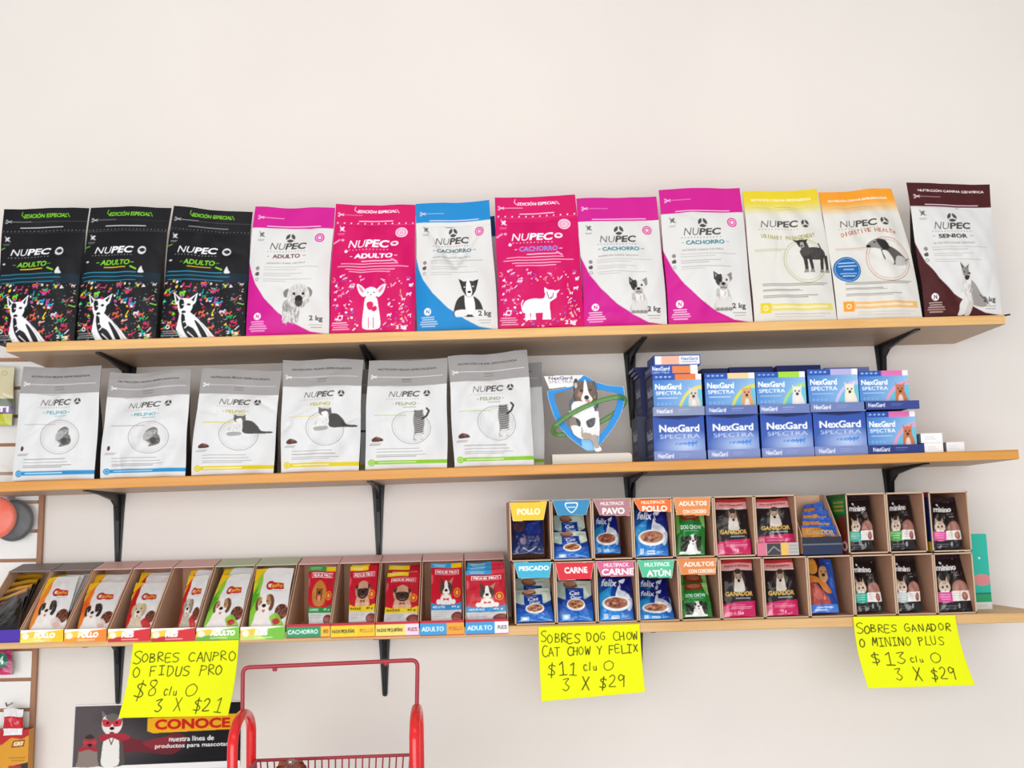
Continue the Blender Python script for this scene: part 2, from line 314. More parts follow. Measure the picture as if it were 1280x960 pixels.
def beagle(c, T):
    c.b(T, [(.35, .3), (.6, .3), (.85, .6), (.97, .85), (.75, .95), (.45, .9), (.35, .6)], '5b5653'); c.b(T, [(.35, .45), (.5, .5), (.6, .9), (.3, 1), (.25, .95), (.4, .75)], 'dcd9d5'); c.b(T, [(.7, .65), (.9, .7), (.95, .92), (.65, .98)], 'b9b5b1')
    c.b(T, [(.1, .1), (.3, 0), (.5, .08), (.52, .28), (.38, .4), (.2, .32), (.02, .28)], '8b8581'); c.b(T, [(.28, .02), (.5, .1), (.56, .35), (.4, .42), (.3, .22)], '2e2b2a'); c.e(T, .06, .24, .06, .05, '1b1919'); c.e(T, .22, .12, .03, .025, '1b1919'); c.l(T, [(.9, .8), (1, .72)], 1, '5b5653')
def shepherd(c, T):
    c.b(T, [(.25, .3), (.5, .35), (.75, .6), (.98, .72), (.8, .85), (.45, .8), (.3, .75)], '9a9490'); c.b(T, [(.12, .75), (.4, .55), (.45, .8), (.2, .98), (0, 1), (.05, .9)], 'd9d6d2'); c.b(T, [(.35, .75), (.5, .75), (.35, 1), (.2, 1)], 'c9c5c1')
    c.b(T, [(.2, .1), (.38, .08), (.46, .25), (.42, .5), (.3, .6), (.2, .5)], 'd8d4d0'); c.p(T, [(.15, -.02), (.27, .1), (.19, .16)], '4b4745'); c.p(T, [(.42, .02), (.38, .14), (.3, .1)], '6b6663'); c.b(T, [(.2, .1), (.38, .1), (.4, .2), (.3, .26), (.22, .22)], '8d8783'); c.e(T, .42, .2, .04, .02, '1b1919'); c.b(T, [(.28, .26), (.42, .24), (.38, .32), (.3, .32)], '2b2828'); c.e(T, .25, .18, .02, .012, '111111'); c.l(T, [(.7, .62), (.85, .7), (.98, .8)], .9, '4b4745'); c.fur(T, (.15, .3, .5, .7), 40, 'f0eeec', 'a8a29e', .06, .6, 6)
def stylised_head(c, T):
    W, G, K = 'ebebec', '9a9a9e', '1c1c22'
    c.p(T, [(.0, .0), (.2, .16), (.16, .3), (.06, .26)], W); c.p(T, [(.04, .05), (.14, .17), (.09, .22)], K); c.p(T, [(.56, .0), (.36, .15), (.44, .3), (.52, .22)], W); c.p(T, [(.52, .05), (.42, .16), (.47, .2)], K)
    c.b(T, [(.16, .16), (.38, .15), (.46, .3), (.4, .46), (.3, .54), (.2, .5), (.12, .34)], W); c.b(T, [(.15, .18), (.25, .18), (.26, .34), (.18, .36)], K); c.e(T, .37, .27, .04, .025, K); c.e(T, .27, .44, .05, .03, K)
    c.p(T, [(.18, .48), (.42, .44), (.62, .6), (.82, .8), (1, 1.02), (.2, 1.02), (.1, .8)], W); c.b(T, [(.22, .5), (.3, .52), (.34, .7), (.5, .8), (.6, 1), (.4, 1), (.26, .8)], K); c.b(T, [(.52, .62), (.6, .66), (.75, .86), (.8, 1), (.7, 1), (.6, .8)], K); c.l(T, [(.28, .66), (.36, .62), (.38, .72), (.3, .78)], 1.3, W); c.l(T, [(.36, .86), (.5, .98)], 1.4, W); c.e(T, .24, .28, .025, .014, W); c.l(T, [(.62, .6), (.9, 1)], .6, G)
def chihuahua(c, T):
    W, K = 'f6eef0', '3b1420'
    c.b(T, [(.02, .0), (.2, .05), (.36, .2), (.26, .3), (.1, .2)], W); c.b(T, [(.98, .0), (.8, .05), (.64, .2), (.74, .3), (.9, .2)], W); c.b(T, [(.08, .04), (.2, .1), (.28, .21), (.16, .17)], 'e58ab0'); c.b(T, [(.92, .04), (.8, .1), (.72, .21), (.84, .17)], 'e58ab0')
    c.b(T, [(.28, .14), (.5, .08), (.72, .14), (.74, .24), (.6, .32), (.5, .34), (.4, .32), (.26, .24)], W); c.b(T, [(.34, .3), (.66, .3), (.76, .55), (.82, .9), (.7, 1), (.3, 1), (.2, .9), (.26, .55)], W)
    c.e(T, .4, .2, .025, .012, K); c.e(T, .6, .2, .025, .012, K); c.e(T, .5, .25, .03, .012, K); c.b(T, [(.36, .44), (.5, .4), (.58, .46), (.5, .58), (.4, .56)], 'd8185e'); c.b(T, [(.5, .55), (.66, .5), (.7, .58), (.58, .62)], 'd8185e'); c.l(T, [(.42, .75), (.42, .97)], .8, 'd8185e'); c.l(T, [(.58, .75), (.58, .97)], .8, 'd8185e')
def corgi_side(c, T):
    W = 'f7eef1'
    c.b(T, [(.02, .75), (.08, .45), (.3, .36), (.55, .36), (.62, .2), (.66, .1), (.85, .12), (.9, .32), (.8, .42), (.72, .5), (.7, .75), (.55, .8), (.2, .8)], W)
    for x in (.1, .24, .54, .62): c.p(T, [(x, .7), (x+.1, .7), (x+.12, 1), (x-.02, 1)], W)
    c.p(T, [(.6, .0), (.72, .1), (.6, .2)], W); c.p(T, [(1, .1), (.84, .14), (.86, .3)], W); c.l(T, [(.66, .16), (.7, .36), (.74, .38)], .8, '5a1030'); c.l(T, [(.82, .2), (.8, .34)], .8, '5a1030'); c.e(T, .76, .34, .02, .025, '5a1030'); c.l(T, [(.02, .7), (0, .5), (.04, .4)], 1.4, W)
def kitten(c, T):
    c.b(T, [(.1, .2), (.5, .0), (.8, .1), (.85, .4), (1, .6), (.98, .85), (.7, .95), (.3, 1), (.4, .8), (.05, .65)], '777573'); c.b(T, [(.0, .35), (.4, .15), (.8, .22), (.4, .6), (.05, .7)], 'b0aeac'); c.b(T, [(.4, .62), (.85, .55), (.98, .75), (.6, .92)], '4b4948'); c.fur(T, (.1, .1, .95, .9), 50, '5f5d5b', 'a3a1a0', .12, .6, 8, .7)
def cat_sitting(c, T):
    c.b(T, [(.38, .35), (.55, .3), (.68, .5), (.78, .75), (.99, .78), (.99, .86), (.7, .88), (.4, .85)], '4a4847'); c.b(T, [(.15, .35), (.32, .3), (.38, .6), (.32, .9), (.08, .96), (.0, .85), (.1, .65)], 'e3e1df')
    c.fur(T, (.05, .4, .35, .9), 40, 'b8b5b3', 'f6f5f4', .1, .6, 11); c.p(T, [(.14, .0), (.26, .1), (.16, .24)], '5a5756'); c.p(T, [(.42, .02), (.33, .12), (.42, .26)], '5a5756'); c.b(T, [(.15, .1), (.3, .07), (.42, .14), (.42, .3), (.3, .38), (.17, .3)], '63605f'); c.b(T, [(.2, .24), (.32, .18), (.36, .34), (.26, .38)], 'e9e7e5'); c.b(T, [(.05, .85), (.32, .82), (.34, .97), (.08, 1)], 'a7a4a2')
def cat_standing(c, T):
    c.b(T, [(.2, .2), (.6, .2), (.65, .5), (.55, .75), (.58, .98), (.42, .98), (.38, .8), (.34, .98), (.15, .98), (.22, .7), (.15, .45)], 'a3a09e'); c.b(T, [(.22, .12), (.35, .06), (.55, .1), (.56, .26), (.38, .32), (.2, .24)], '8a8785')
    for k in range(12): y = .1+.065*k; c.l(T, [(.2, y), (.38, y+.025), (.6, y-.01)], .9, '3c3a39')
    c.l(T, [(.55, .35), (.75, .25), (.85, .1), (.75, .02)], 2.3, '3c3a39'); c.b(T, [(.25, .8), (.55, .8), (.56, .97), (.22, .97)], 'e2e0de', .8); c.p(T, [(.22, .04), (.32, .09), (.22, .14)], '5a5756'); c.p(T, [(.56, .04), (.46, .08), (.55, .14)], '5a5756')
def pup(c, T, base, patch, ear, chest='f3ece6'):
    c.b(T, [(.2, .5), (.7, .45), (.85, .75), (.95, 1.02), (.0, 1.02), (.08, .75)], chest); c.fur(T, (.1, .5, .85, 1), 60, base, 'fbf7f3', .07, .8, 13)
    c.b(T, [(.12, .15), (.3, .1), (.28, .4), (.18, .5), (.08, .35)], ear); c.b(T, [(.62, .06), (.85, .05), (.98, .25), (.9, .48), (.74, .46)], ear)
    c.b(T, [(.22, .12), (.45, .0), (.72, .08), (.8, .3), (.66, .52), (.45, .56), (.28, .48), (.2, .3)], base); c.b(T, [(.58, .04), (.76, .12), (.78, .32), (.62, .3)], patch); c.b(T, [(.2, .14), (.34, .1), (.36, .28), (.24, .34)], patch)
    c.b(T, [(.36, .3), (.62, .3), (.66, .48), (.48, .58), (.34, .48)], 'f6efe9'); c.e(T, .5, .35, .1, .055, '1c1715'); c.e(T, .35, .24, .035, .025, '1c1715'); c.e(T, .63, .22, .035, .025, '1c1715'); c.b(T, [(.42, .48), (.58, .47), (.52, .56)], 'c97a7a')
def pug(c, T):
    c.b(T, [(.2, .6), (.8, .6), (.95, .85), (.9, 1), (.1, 1), (.05, .85)], 'd4a787'); c.b(T, [(.1, .2), (.5, .0), (.9, .2), (.95, .5), (.75, .68), (.25, .68), (.05, .5)], 'c99a7e'); c.p(T, [(.02, .22), (.22, .12), (.16, .42)], '3a2a26'); c.p(T, [(.98, .22), (.78, .12), (.84, .42)], '3a2a26')
    c.b(T, [(.18, .35), (.5, .3), (.82, .35), (.8, .6), (.5, .72), (.2, .6)], '3d2b29'); c.e(T, .5, .44, .1, .05, '120c0b'); c.e(T, .28, .36, .06, .05, '120c0b'); c.e(T, .72, .36, .06, .05, '120c0b'); c.l(T, [(.36, .6), (.5, .64), (.64, .6)], 1, 'd8b8b0'); c.p(T, [(.36, .74), (.5, .79), (.64, .74), (.64, .86), (.5, .81), (.36, .86)], '8c2430')
    for x in (.1, .72): c.b(T, [(x, .86), (x+.2, .86), (x+.2, 1), (x, 1)], 'e3bb9c')
def corgi_head(c, T):
    c.p(T, [(.2, .0), (.4, .2), (.24, .36)], '4a3a35'); c.p(T, [(.9, .02), (.62, .18), (.74, .36)], 'b08a76'); c.b(T, [(.2, .3), (.5, .14), (.8, .3), (.78, .55), (.5, .72), (.22, .55)], '4c3b35'); c.b(T, [(.44, .16), (.56, .16), (.62, .4), (.68, .56), (.5, .7), (.32, .56), (.4, .4)], 'f3ebe6'); c.e(T, .5, .48, .08, .05, '171212'); c.e(T, .36, .36, .035, .03, '171212'); c.e(T, .64, .36, .035, .03, '171212'); c.b(T, [(.25, .62), (.4, .6), (.36, .74), (.24, .74)], 'c08a66'); c.b(T, [(.75, .62), (.6, .6), (.64, .74), (.76, .74)], 'c08a66')
    c.b(T, [(.3, .66), (.7, .66), (.8, .95), (.2, .95)], 'efe6e0'); c.p(T, [(.36, .74), (.5, .78), (.64, .74), (.64, .84), (.5, .8), (.36, .84)], 'c4202c'); c.e(T, .12, .88, .12, .09, 'f0e8e2'); c.e(T, .88, .88, .12, .09, 'f0e8e2')
def chow(c, T):
    c.b(T, [(.1, .25), (.5, .0), (.9, .25), (1, .6), (.8, .98), (.2, .98), (0, .6)], 'c8803a'); c.fur(T, (.05, .05, .95, .95), 120, 'a85f24', 'e0a35c', .09, .9, 17); c.b(T, [(.3, .4), (.5, .34), (.7, .4), (.72, .72), (.5, .82), (.28, .72)], '8a4a20'); c.e(T, .5, .48, .1, .05, '25120a'); c.e(T, .33, .36, .045, .035, '25120a'); c.e(T, .67, .36, .045, .035, '25120a'); c.b(T, [(.4, .62), (.6, .62), (.58, .8), (.42, .8)], 'e08f8a')
def bowl(c, T, food='8b4a35', rim='f2f0ee'):
    c.e(T, .5, .5, .5, .48, rim); c.e(T, .5, .45, .42, .36, food)
    r = random.Random(int(T[0]*7+T[1]))
    for _ in range(26):
        a, d = r.random()*6.28, r.random()**.5; c.e(T, .5+.36*d*math.cos(a), .45+.3*d*math.sin(a), .07, .07, r.choice(('a8634a', '6e3626', 'c08a6c', '93503c')))
def confetti(c, box, n, pal, seed, smin=.8, smax=2.6):
    r = random.Random(seed)
    for _ in range(n):
        x, y, q = r.uniform(box[0], box[2]), r.uniform(box[1], box[3]), r.choice(pal); s = r.uniform(smin, smax); k = r.random(); a = r.random()*3.14
        if k < .3: c.ell(x, y, s*.6, s*.45, q, a)
        elif k < .55: c.line([(x-s*math.cos(a), y-s*math.sin(a)), (x+s*math.cos(a), y+s*math.sin(a))], s*.42, q)
        elif k < .8:                      # tiny four-legged shape
            c.rect(x-s, y-s*.4, x+s*.8, y+s*.25, q); c.rect(x-s, y, x-s*.6, y+s*.9, q); c.rect(x+s*.4, y, x+s*.8, y+s*.9, q); c.rect(x+s*.6, y-s*.9, x+s*1.2, y-s*.2, q)
        else: c.poly([(x+s*math.cos(a+t), y+s*math.sin(a+t)) for t in (0, 2.1, 4.2)], q)
def emblem(c, x, y, r, col, bg):
    c.ell(x, y, r, r, col)
    for k in range(3): a = -1.57+k*2.094; c.line([(x, y), (x+r*math.cos(a), y+r*math.sin(a))], r*.28, bg)
    c.ell(x, y, r*.3, r*.3, bg)
def scissor(c, x, y, L, col):
    c.ell(x+1, y-1.6, 1.3, 1.1, col, ring=.5); c.ell(x+1, y+1.6, 1.3, 1.1, col, ring=.5); c.line([(x+2, y-1), (x+7, y+1.2)], .9, col); c.line([(x+2, y+1), (x+7, y-1.2)], .9, col); c.line([(x+7, y), (x+L, y)], .6, col, .8)
def minilogo(c, x, y, col, bg=None):
    c.b((x-4, y-4, 8, 8), [(.1, .2), (.4, .3), (.7, .1), (.9, .3), (.7, .5), (.8, .9), (.5, .7), (.2, .9), (.3, .5)], col); c.line([(x-3, y-4), (x+4, y+3)], .7, bg or col); c.lines([(x-5, x+4, y+6), (x-4, x+3, y+7.5)], col, .6, .6)

def nupec(c, x0, y0, x1, y1, col, dots): 
    d = x1-x0; c.text('NU', x0, y0, x0+d*.4, y1, col, .22, 0 if col > 'e' else -.008); c.text('PEC', x0+d*.43, y0, x1, y1, col, .22, .035); n = 13
    for k in range(n): xx = x0-3+(x1-x0+2)*k/(n-1); c.rect(xx, y1+2, xx+1.4, y1+3.1, dots, .8)

# ------------------------------------------------------------------ artwork of each pack (design width 100)
def art_black(nu, nv):
    c = Cv(100, 166, nu, nv, '17171b'); g = '7fcf2c'
    c.text('EDICIÓN ESPECIAL', 25, 6, 75, 12, g, .1, .03); c.line([(25, 11), (22, 8), (23, 4)], .8, g); c.line([(75, 7), (78, 12)], .8, g)
    scissor(c, 4, 16.5, 30, 'c9c9c9'); c.rect(0, 17, 100, 17.5, '77777a', .5); c.rect(22, 24, 72, 24.9, 'd8d8d8'); c.rect(0, 31, 100, 31.5, '6b6560', .6)
    for k in range(22): c.rect(2+k*4.5, 28.2, 3.3+k*4.5, 29.4, '8a8a8e', .7)
    minilogo(c, 8, 39, 'd0d0d2'); nupec(c, 14, 51.5, 61, 60, 'f4f4f4', 'b8b8b8'); c.ell(73, 56, 5.2, 5.2, 'd8d8da'); c.blob([(69.5, 55), (74, 53), (77, 56), (73, 58.5)], '2a2a2e')
    c.text('ADULTO', 23, 68.5, 60, 75, g, .15, .03); c.rect(18, 71.5, 22, 72.3, g); c.rect(61, 71.5, 66, 72.3, g); c.rect(28, 77.2, 56, 78.4, 'd8b92a'); c.line([(62, 77), (69, 80)], 2, g); c.ell(6, 70, 2, 1.2, 'c9c9c9'); c.line([(0, 52), (6, 50)], 1.6, '5f9b2a')
    c.rect(0, 84, 100, 96, '112b3a', .75); c.lines([(3, 70, 84), (0, 79, 89), (4, 71, 94)], '2b8ba8', 1.1, .9)
    c.blob([(75, 76), (77, 80), (79, 84), (72, 84)], 'dddddd')
    confetti(c, (0, 96, 96, 165), 165, ('e03a7a', '12a06a', '1a9cc8', 'e8c02a', 'e8622a', 'c8234a', 'd8d8d8', '7fcf2c', 'b84aa0', 'e8b0a0'), 4, 1.5, 3.6); confetti(c, (0, 96, 100, 166), 150, ('c8c8c8', '8a8a90', '2a7a8a'), 5, .5, 1.3)
    stylised_head(c, (14, 110, 52, 56)); c.rect(0, 158, 8, 166, '17171b', .6); c.ell(9, 152, 2.6, 2.6, 'dedede', ring=.5); c.lines([(2, 22, 157), (3, 24, 159.5), (1, 26, 162)], 'b0b0b4', .9)
    c.text('2 kg', 78, 157.5, 92, 162.5, 'f0f0f0', 0, .03); return c.get()
def art_pink(title, tc, dog):
    def f(nu, nv):
        bg = 'cf0c62'; c = Cv(100, 160, nu, nv, bg); w = 'fbe6ef'
        c.text('EDICIÓN ESPECIAL', 28, 6, 76, 10.5, 'ffffff', .1, .03); c.line([(28, 10), (24, 7), (25, 3)], .8, w); c.line([(76, 7), (79, 11)], .8, w); scissor(c, 4, 13.5, 30, w); c.rect(30, 20.4, 72, 21.4, w); c.rect(0, 25.5, 100, 26, 'f06aa4')
        for k in range(12): c.ell(4+k*8.4, 24, .9, .9, w)
        minilogo(c, 10, 32, w); c.ell(83, 36, 7.5, 6.5, 'fbdde9'); c.ell(83, 36, 6, 5, 'f08ab5', ring=.3); c.ell(83, 36, 3, 2.2, 'f4a8c6'); nupec(c, 19, 46, 67, 55.5, 'ffffff', w); c.ell(75, 50.5, 5, 3.4, w); c.blob([(72, 50), (75, 49), (78, 50.5), (75, 52)], bg)
        c.text(title, 27, 63, 73, 69, tc, .08, .04); c.rect(22, 66, 25, 66.8, w); c.rect(75, 66, 79, 66.8, w); c.lines([(36, 72, 72.5)], w, 1.1); c.line([(72, 71), (78, 74)], 2, 'f7a8c6'); c.line([(2, 50), (8, 46)], 2.2, 'f49ac0'); c.ell(12, 46, 2, 1.6, 'f49ac0'); c.ell(17, 60, 2, 1.8, w)
        c.lines([(12, 80, 76), (8, 92, 79.5), (18, 76, 83), (22, 70, 86)], 'fbd0e0', 1, .9); confetti(c, (4, 90, 97, 158), 200, ('ffe9f1', 'f8b8d2', 'ffffff', 'f49ac0', '7a6ad0', 'e8c88a'), 9, .9, 2.7)
        c.ell(*dog[1], bg); dog[0](c, dog[2]); c.ell(12, 141, 3.4, 3.4, w); c.ell(12, 141, 2, 2, bg); c.rect(1, 145, 24, 157, bg, .85); c.lines([(3, 20, 147), (2, 22, 149.5), (4, 21, 152), (3, 23, 154.5)], w, 1.1)
        c.text('2 kg', 77, 151, 90, 156.5, 'ffffff', .1, .04); c.rect(0, 158, 100, 160, 'b80d55'); return c.get()
    return f
def art_white(col, title, tc, dog, T, hb=27, head=None, dkl='4a4644'):
    def f(nu, nv):
        c = Cv(100, 160, nu, nv, 'dddcda'); c.rect(0, 0, 100, hb, col); c.rect(18, hb-2.8, 84, hb-1.9, 'f3d8ea')
        if head: c.text(head, 12, 7.5, 92, 11, 'f2e8e4', 0, .03)
        scissor(c, 6, 14 if not head else 17, 32, 'f3d8ea')
        d = hb-27; c.poly([(0, 70+d), (4, 84), (9, 97), (21, 115), (39, 133), (60, 147), (77, 155.5), (100, 159), (100, 160), (0, 160)], col)
        minilogo(c, 13, 36+d, '6a6664'); emblem(c, 49, 40+d, 5.6, '4b4846', 'dddcda'); nupec(c, 25, 46.5+d, 68, 55+d, dkl, '8a8684')
        if title: c.text(title, 29 if len(title) < 8 else 27, 61+d, 63 if len(title) < 8 else 72, 66+d, tc, 0, .035); c.rect(22, 63+d, 25, 63.8+d, tc, .7); c.rect(66 if len(title) < 8 else 74, 63+d, 70 if len(title) < 8 else 78, 63.8+d, tc, .7)
        c.text('NUTRICIÓN CANINA CIENTÍFICA', 22, 70.5+d, 70, 73.3+d, '8a8684', 0, .01)
        c.lines([(19, 86, 77+d), (19, 60, 80+d), (19, 66, 85+d), (19, 52, 87.5+d), (19, 78, 92+d), (19, 46, 94.5+d)], 'a9a5a2', .7); c.blob([(9, 78+d), (12, 76+d), (14, 79+d), (11, 81+d)], '8a8684'); c.blob([(9, 84+d), (13, 83+d), (13, 87+d), (9, 87+d)], '55514f'); c.ell(11, 92+d, 2, 2, '8a8684', ring=.35)
        if not head: c.ell(84, 40+d, 5.8, 5.8, col if title != 'CACHORRO' else 'd23a8a'); c.ell(84, 40+d, 4.3, 4.3, 'f3d8ea', ring=.2); c.blob([(82, 39+d), (85, 38+d), (86, 41+d), (83, 42+d)], 'f3d8ea')
        dog(c, T); c.ell(14, 137, 4.4, 4.4, 'f4eef2'); c.text('N', 12, 134.5, 16, 139.5, col, .1, .03); c.lines([(6, 22, 143.5), (7, 22, 146), (5, 25, 148.6), (4, 26, 151.2), (6, 23, 153.8)], 'f4dceb' if not head else 'c9b4ac', 1.3)
        c.text('2 kg', 76, 137, 92, 145, '4b4846', 0, .03); c.lines([(76, 92, 148), (78, 91, 151)], '8a8684', .7); c.rect(0, 158.8, 100, 160, col); return c.get()
    return f
def art_special(c1, title, tc, dog, T, badge=False):
    def f(nu, nv):
        c = Cv(100, 162, nu, nv, 'dddbd4'); k1, k2 = rgb(c1), rgb('dddbd4')
        def g(X, Y): t = np.clip((Y-13)/18, 0, 1)[..., None]; return k1*(1-t)+k2*t
        c.rect(0, 0, 100, 34, g); c.text('NUTRICIÓN CANINA ESPECIALIZADA', 10, 10, 90, 13.5, 'f5f2ea', 0, .03); c.lines([(40, 60, 21), (41, 59, 25)], 'b0a890', .6)
        nupec(c, 18, 39, 64, 47.5, '504c4a', '9a9692'); emblem(c, 75, 43, 5.2, '504c4a', 'dddbd4')
        n = len(title)
        for i, ch in enumerate(title):
            if ch == ' ': continue
            x = 17+i*68/n; w_ = .25 if ch == 'I' else .8; x += 68/n*(.8-w_)/2; y = 58-5*math.sin(math.pi*(i+.5)/n)*(1 if badge else -.6); c.text(ch, x, y-2.5, x+68/n*w_, y+2.5, tc, 0, .02)
        for r, w in ((27, .03), (24, .02)): c.ell(68, 90, r, r*1.0, tc, ring=w, a=.6)
        c.lines([(8, 46, 75), (8, 40, 77)], tc, .6, .6); dog(c, T)
        if badge: c.ell(17, 101, 15.5, 15.5, '1f62a8'); c.ell(17, 101, 14, 14, '8fb8de', ring=.05); c.lines([(8, 26, 93), (7, 28, 97), (12, 24, 101), (8, 27, 106), (10, 25, 109)], 'd9e8f5', 1.2)
        c.lines([(12, 92, 117.5), (12, 88, 119.5), (12, 56, 124.5), (12, 60, 126), (12, 78, 131.5), (12, 66, 133.3)], '7d7975', .8); c.rect(8, 141, 96, 149, c1, .55); c.rect(8, 140, 20, 152, c1); c.rect(22, 143.5, 90, 146.5, 'f3efe2', .55); c.ell(14, 146, 3, 3, 'f3e7c2', ring=.4); c.lines([(24, 92, 153), (24, 86, 156)], 'b5b0aa', .8); return c.get()
    return f
def art_cat(bar, tc, cat, T, kib=True):
    def f(nu, nv):
        c = Cv(100, 137, nu, nv, 'dddddd')
        c.rect(0, 0, 100, 33, '9c9998'); c.text('NUTRICIÓN FELINA ESPECIALIZADA', 12, 10, 86, 13, '4a4746', 0, .03); scissor(c, 4, 21.5, 90, 'f0f0f0'); c.lines([(43, 55, 24.5), (43, 55, 27.5)], '5d5a59', .8)
        nupec(c, 28, 40, 65, 47.5, '5a5654', 'a5a19e'); emblem(c, 75, 43.5, 4, '4a4746', 'dddddd'); c.text('FELINO', 37, 54, 62, 58, tc, 0, .015); c.rect(33, 56, 35, 56.6, tc); c.rect(64, 56, 66, 56.6, tc); c.rect(46, 60, 62, 60.8, tc, .6)
        for r, a, q in ((24, .9, 'a5a2a0'), (21, .7, 'c2bfbd'), (18, .6, 'd2d0ce')): c.ell(56, 86, r, r*.85, q, .3, a, ring=.045)
        c.lines([(10, 50, 70.5)], 'a09d9b' if bar == '2a8fca' else bar, .9, .8); c.rect(30, 68, 54, 74, 'dddddd', 0); cat(c, T)
        if kib: c.blob([(8, 100), (13, 97), (20, 99), (22, 102), (16, 103), (9, 103)], '5b3a34'); c.blob([(13, 98), (18, 98), (17, 101)], '7d564c')
        else: c.blob([(9, 97), (12, 97), (12, 101), (9, 102)], '5b3236')
        c.lines([(6, 20, 105.5), (5, 18, 107)], '8d8a88', .8); c.lines([(14, 66, 112), (14, 70, 115.8), (14, 74, 119.4), (14, 62, 121.4)], '8d8a88', .75)
        c.rect(12, 126, 100, 130.5, bar); c.ell(8, 128.3, 4.2, 4, bar); c.ell(8, 128.3, 2.6, 2.4, 'f4f4e0', ring=.3, a=.7); c.rect(16, 127.6, 62, 128.9, 'f2f2ee', .7); return c.get()
    return f
def art_canpro(stripe, accent, animal, variant):
    def f(nu, nv):
        c = Cv(100, 130, nu, nv, 'e8e8e8')
        c.poly([(0, 0), (30, 0), (22, 14), (24, 30), (20, 55), (26, 75), (10, 130), (0, 130)], accent); c.poly([(0, 0), (34, 0), (20, 10), (10, 24), (0, 30)], 'f2c21c'); c.poly([(6, 30), (12, 24), (2, 52), (0, 54), (0, 40)], 'f2c21c')
        c.poly([(0, 60), (16, 36), (10, 58), (20, 54), (4, 90), (0, 96)], stripe); c.lines([(36, 94, 6), (36, 94, 9)], 'd8d8d8', .8)
        c.ell(46, 40, 11, 10, 'b41c24'); c.poly([(48, 33), (80, 35), (83, 48), (72, 49), (48, 48)], 'c01f28'); c.text('CanPro', 42, 36, 78, 45, 'f6c63c', .15, .03); c.ell(44, 40, 4, 4, 'f0e0d8'); c.lines([(50, 78, 52)], 'b0acaa', 1)
        c.ell(84, 98, 17, 17, '5d3328'); r = random.Random(3)
        for _ in range(40): a, d = r.random()*6.28, 15*r.random()**.5; c.ell(84+d*math.cos(a), 98+d*math.sin(a), 2.6, 2.2, r.choice(('7d4636', '4b2820', '93573f')))
        c.blob([(52, 112), (70, 100), (88, 116), (92, 130), (50, 130)], accent if variant else 'e8d8d0', .9); pup(c, (8, 58, 56, 74), *animal); c.blob([(62, 116), (76, 112), (84, 121), (70, 126)], 'c03030' if variant else 'e0b8b0'); return c.get()
    return f
def art_fidus(top1, top2, band, dog, T, seal=True, bandtext='ADULTO'):
    def f(nu, nv):
        c = Cv(100, 150, nu, nv, 'c3122c'); c.rect(0, 0, 66, 13, top1); c.rect(66, 0, 100, 13, top2); c.lines([(8, 50, 5), (12, 46, 9)], 'f6f0e0', 1.6, .7)
        c.rect(14, 18, 90, 31, 'f4eaea'); c.rect(16, 19.5, 88, 29.5, 'c3122c'); c.text('FIDUS PRO', 19, 21, 84, 28.5, 'ffffff', .05, .04)
        c.blob([(0, 30), (8, 36), (6, 52), (0, 56)], 'eb6a7c', .7); dog(c, T); c.ell(84, 78, 11, 12, 'e9962a', ring=.25); c.ell(84, 78, 5, 6, 'f0b048'); 
        c.blob([(0, 104), (30, 110), (70, 110), (100, 103), (100, 122), (0, 122)], band); c.rect(0, 108, 100, 122, band); c.text(bandtext, 6, 111, 46, 117, '3c2a14' if band == 'e8c81a' else 'f4f4f4', 0, .03); c.text('85 g', 68, 111, 92, 117, '3c2a14' if band == 'e8c81a' else 'f4f4f4', 0, .03)
        c.rect(0, 122, 100, 150, 'cfcaca'); c.lines([(8, 60, 128), (8, 54, 133), (8, 50, 138)], '948e8e', 1.2); c.ell(86, 140, 20, 13, '6b2a24'); c.ell(86, 141, 14, 9, '8f4034'); return c.get()
    return f
def art_felix(food, dark=False):
    def f(nu, nv):
        k1, k2 = rgb('0c1a70'), rgb('1e86d8'); c = Cv(100, 130, nu, nv, '1450b4')
        def g(X, Y): t = np.clip(.5+(Y-60)/110-(X-50)/130, 0, 1)[..., None]; return k1*(1-t)+k2*t
        c.rect(0, 0, 100, 130, g); c.poly([(0, 50), (40, 24), (30, 70), (0, 90)], '2fb0e6', .7); c.text('felix', 6, 6, 52, 28, 'f4f8ff', .25, .03); c.blob([(60, 10), (80, 4), (72, 18)], 'e6eefc')
        c.blob([(50, 50), (54, 36), (60, 24), (64, 36), (76, 44), (88, 52), (90, 66), (50, 66)], 'e8ecf2'); c.ell(68, 50, 14, 10, 'd3dae4'); c.line([(62, 14), (64, 30)], 2.5, 'f2f4f8')
        bowl(c, (8, 56, 84, 46), food); c.ell(90, 82, 8, 20, 'dfe6f0', .2, .8); c.rect(34, 114, 58, 124, 'e8eef8'); c.lines([(62, 84, 117), (62, 80, 121)], 'b8cdf0', 2); c.rect(12, 108, 24, 124, 'dbe6f6', .8); c.lines([(36, 56, 119)], '3a6ac0', 2.4); return c.get()
    return f
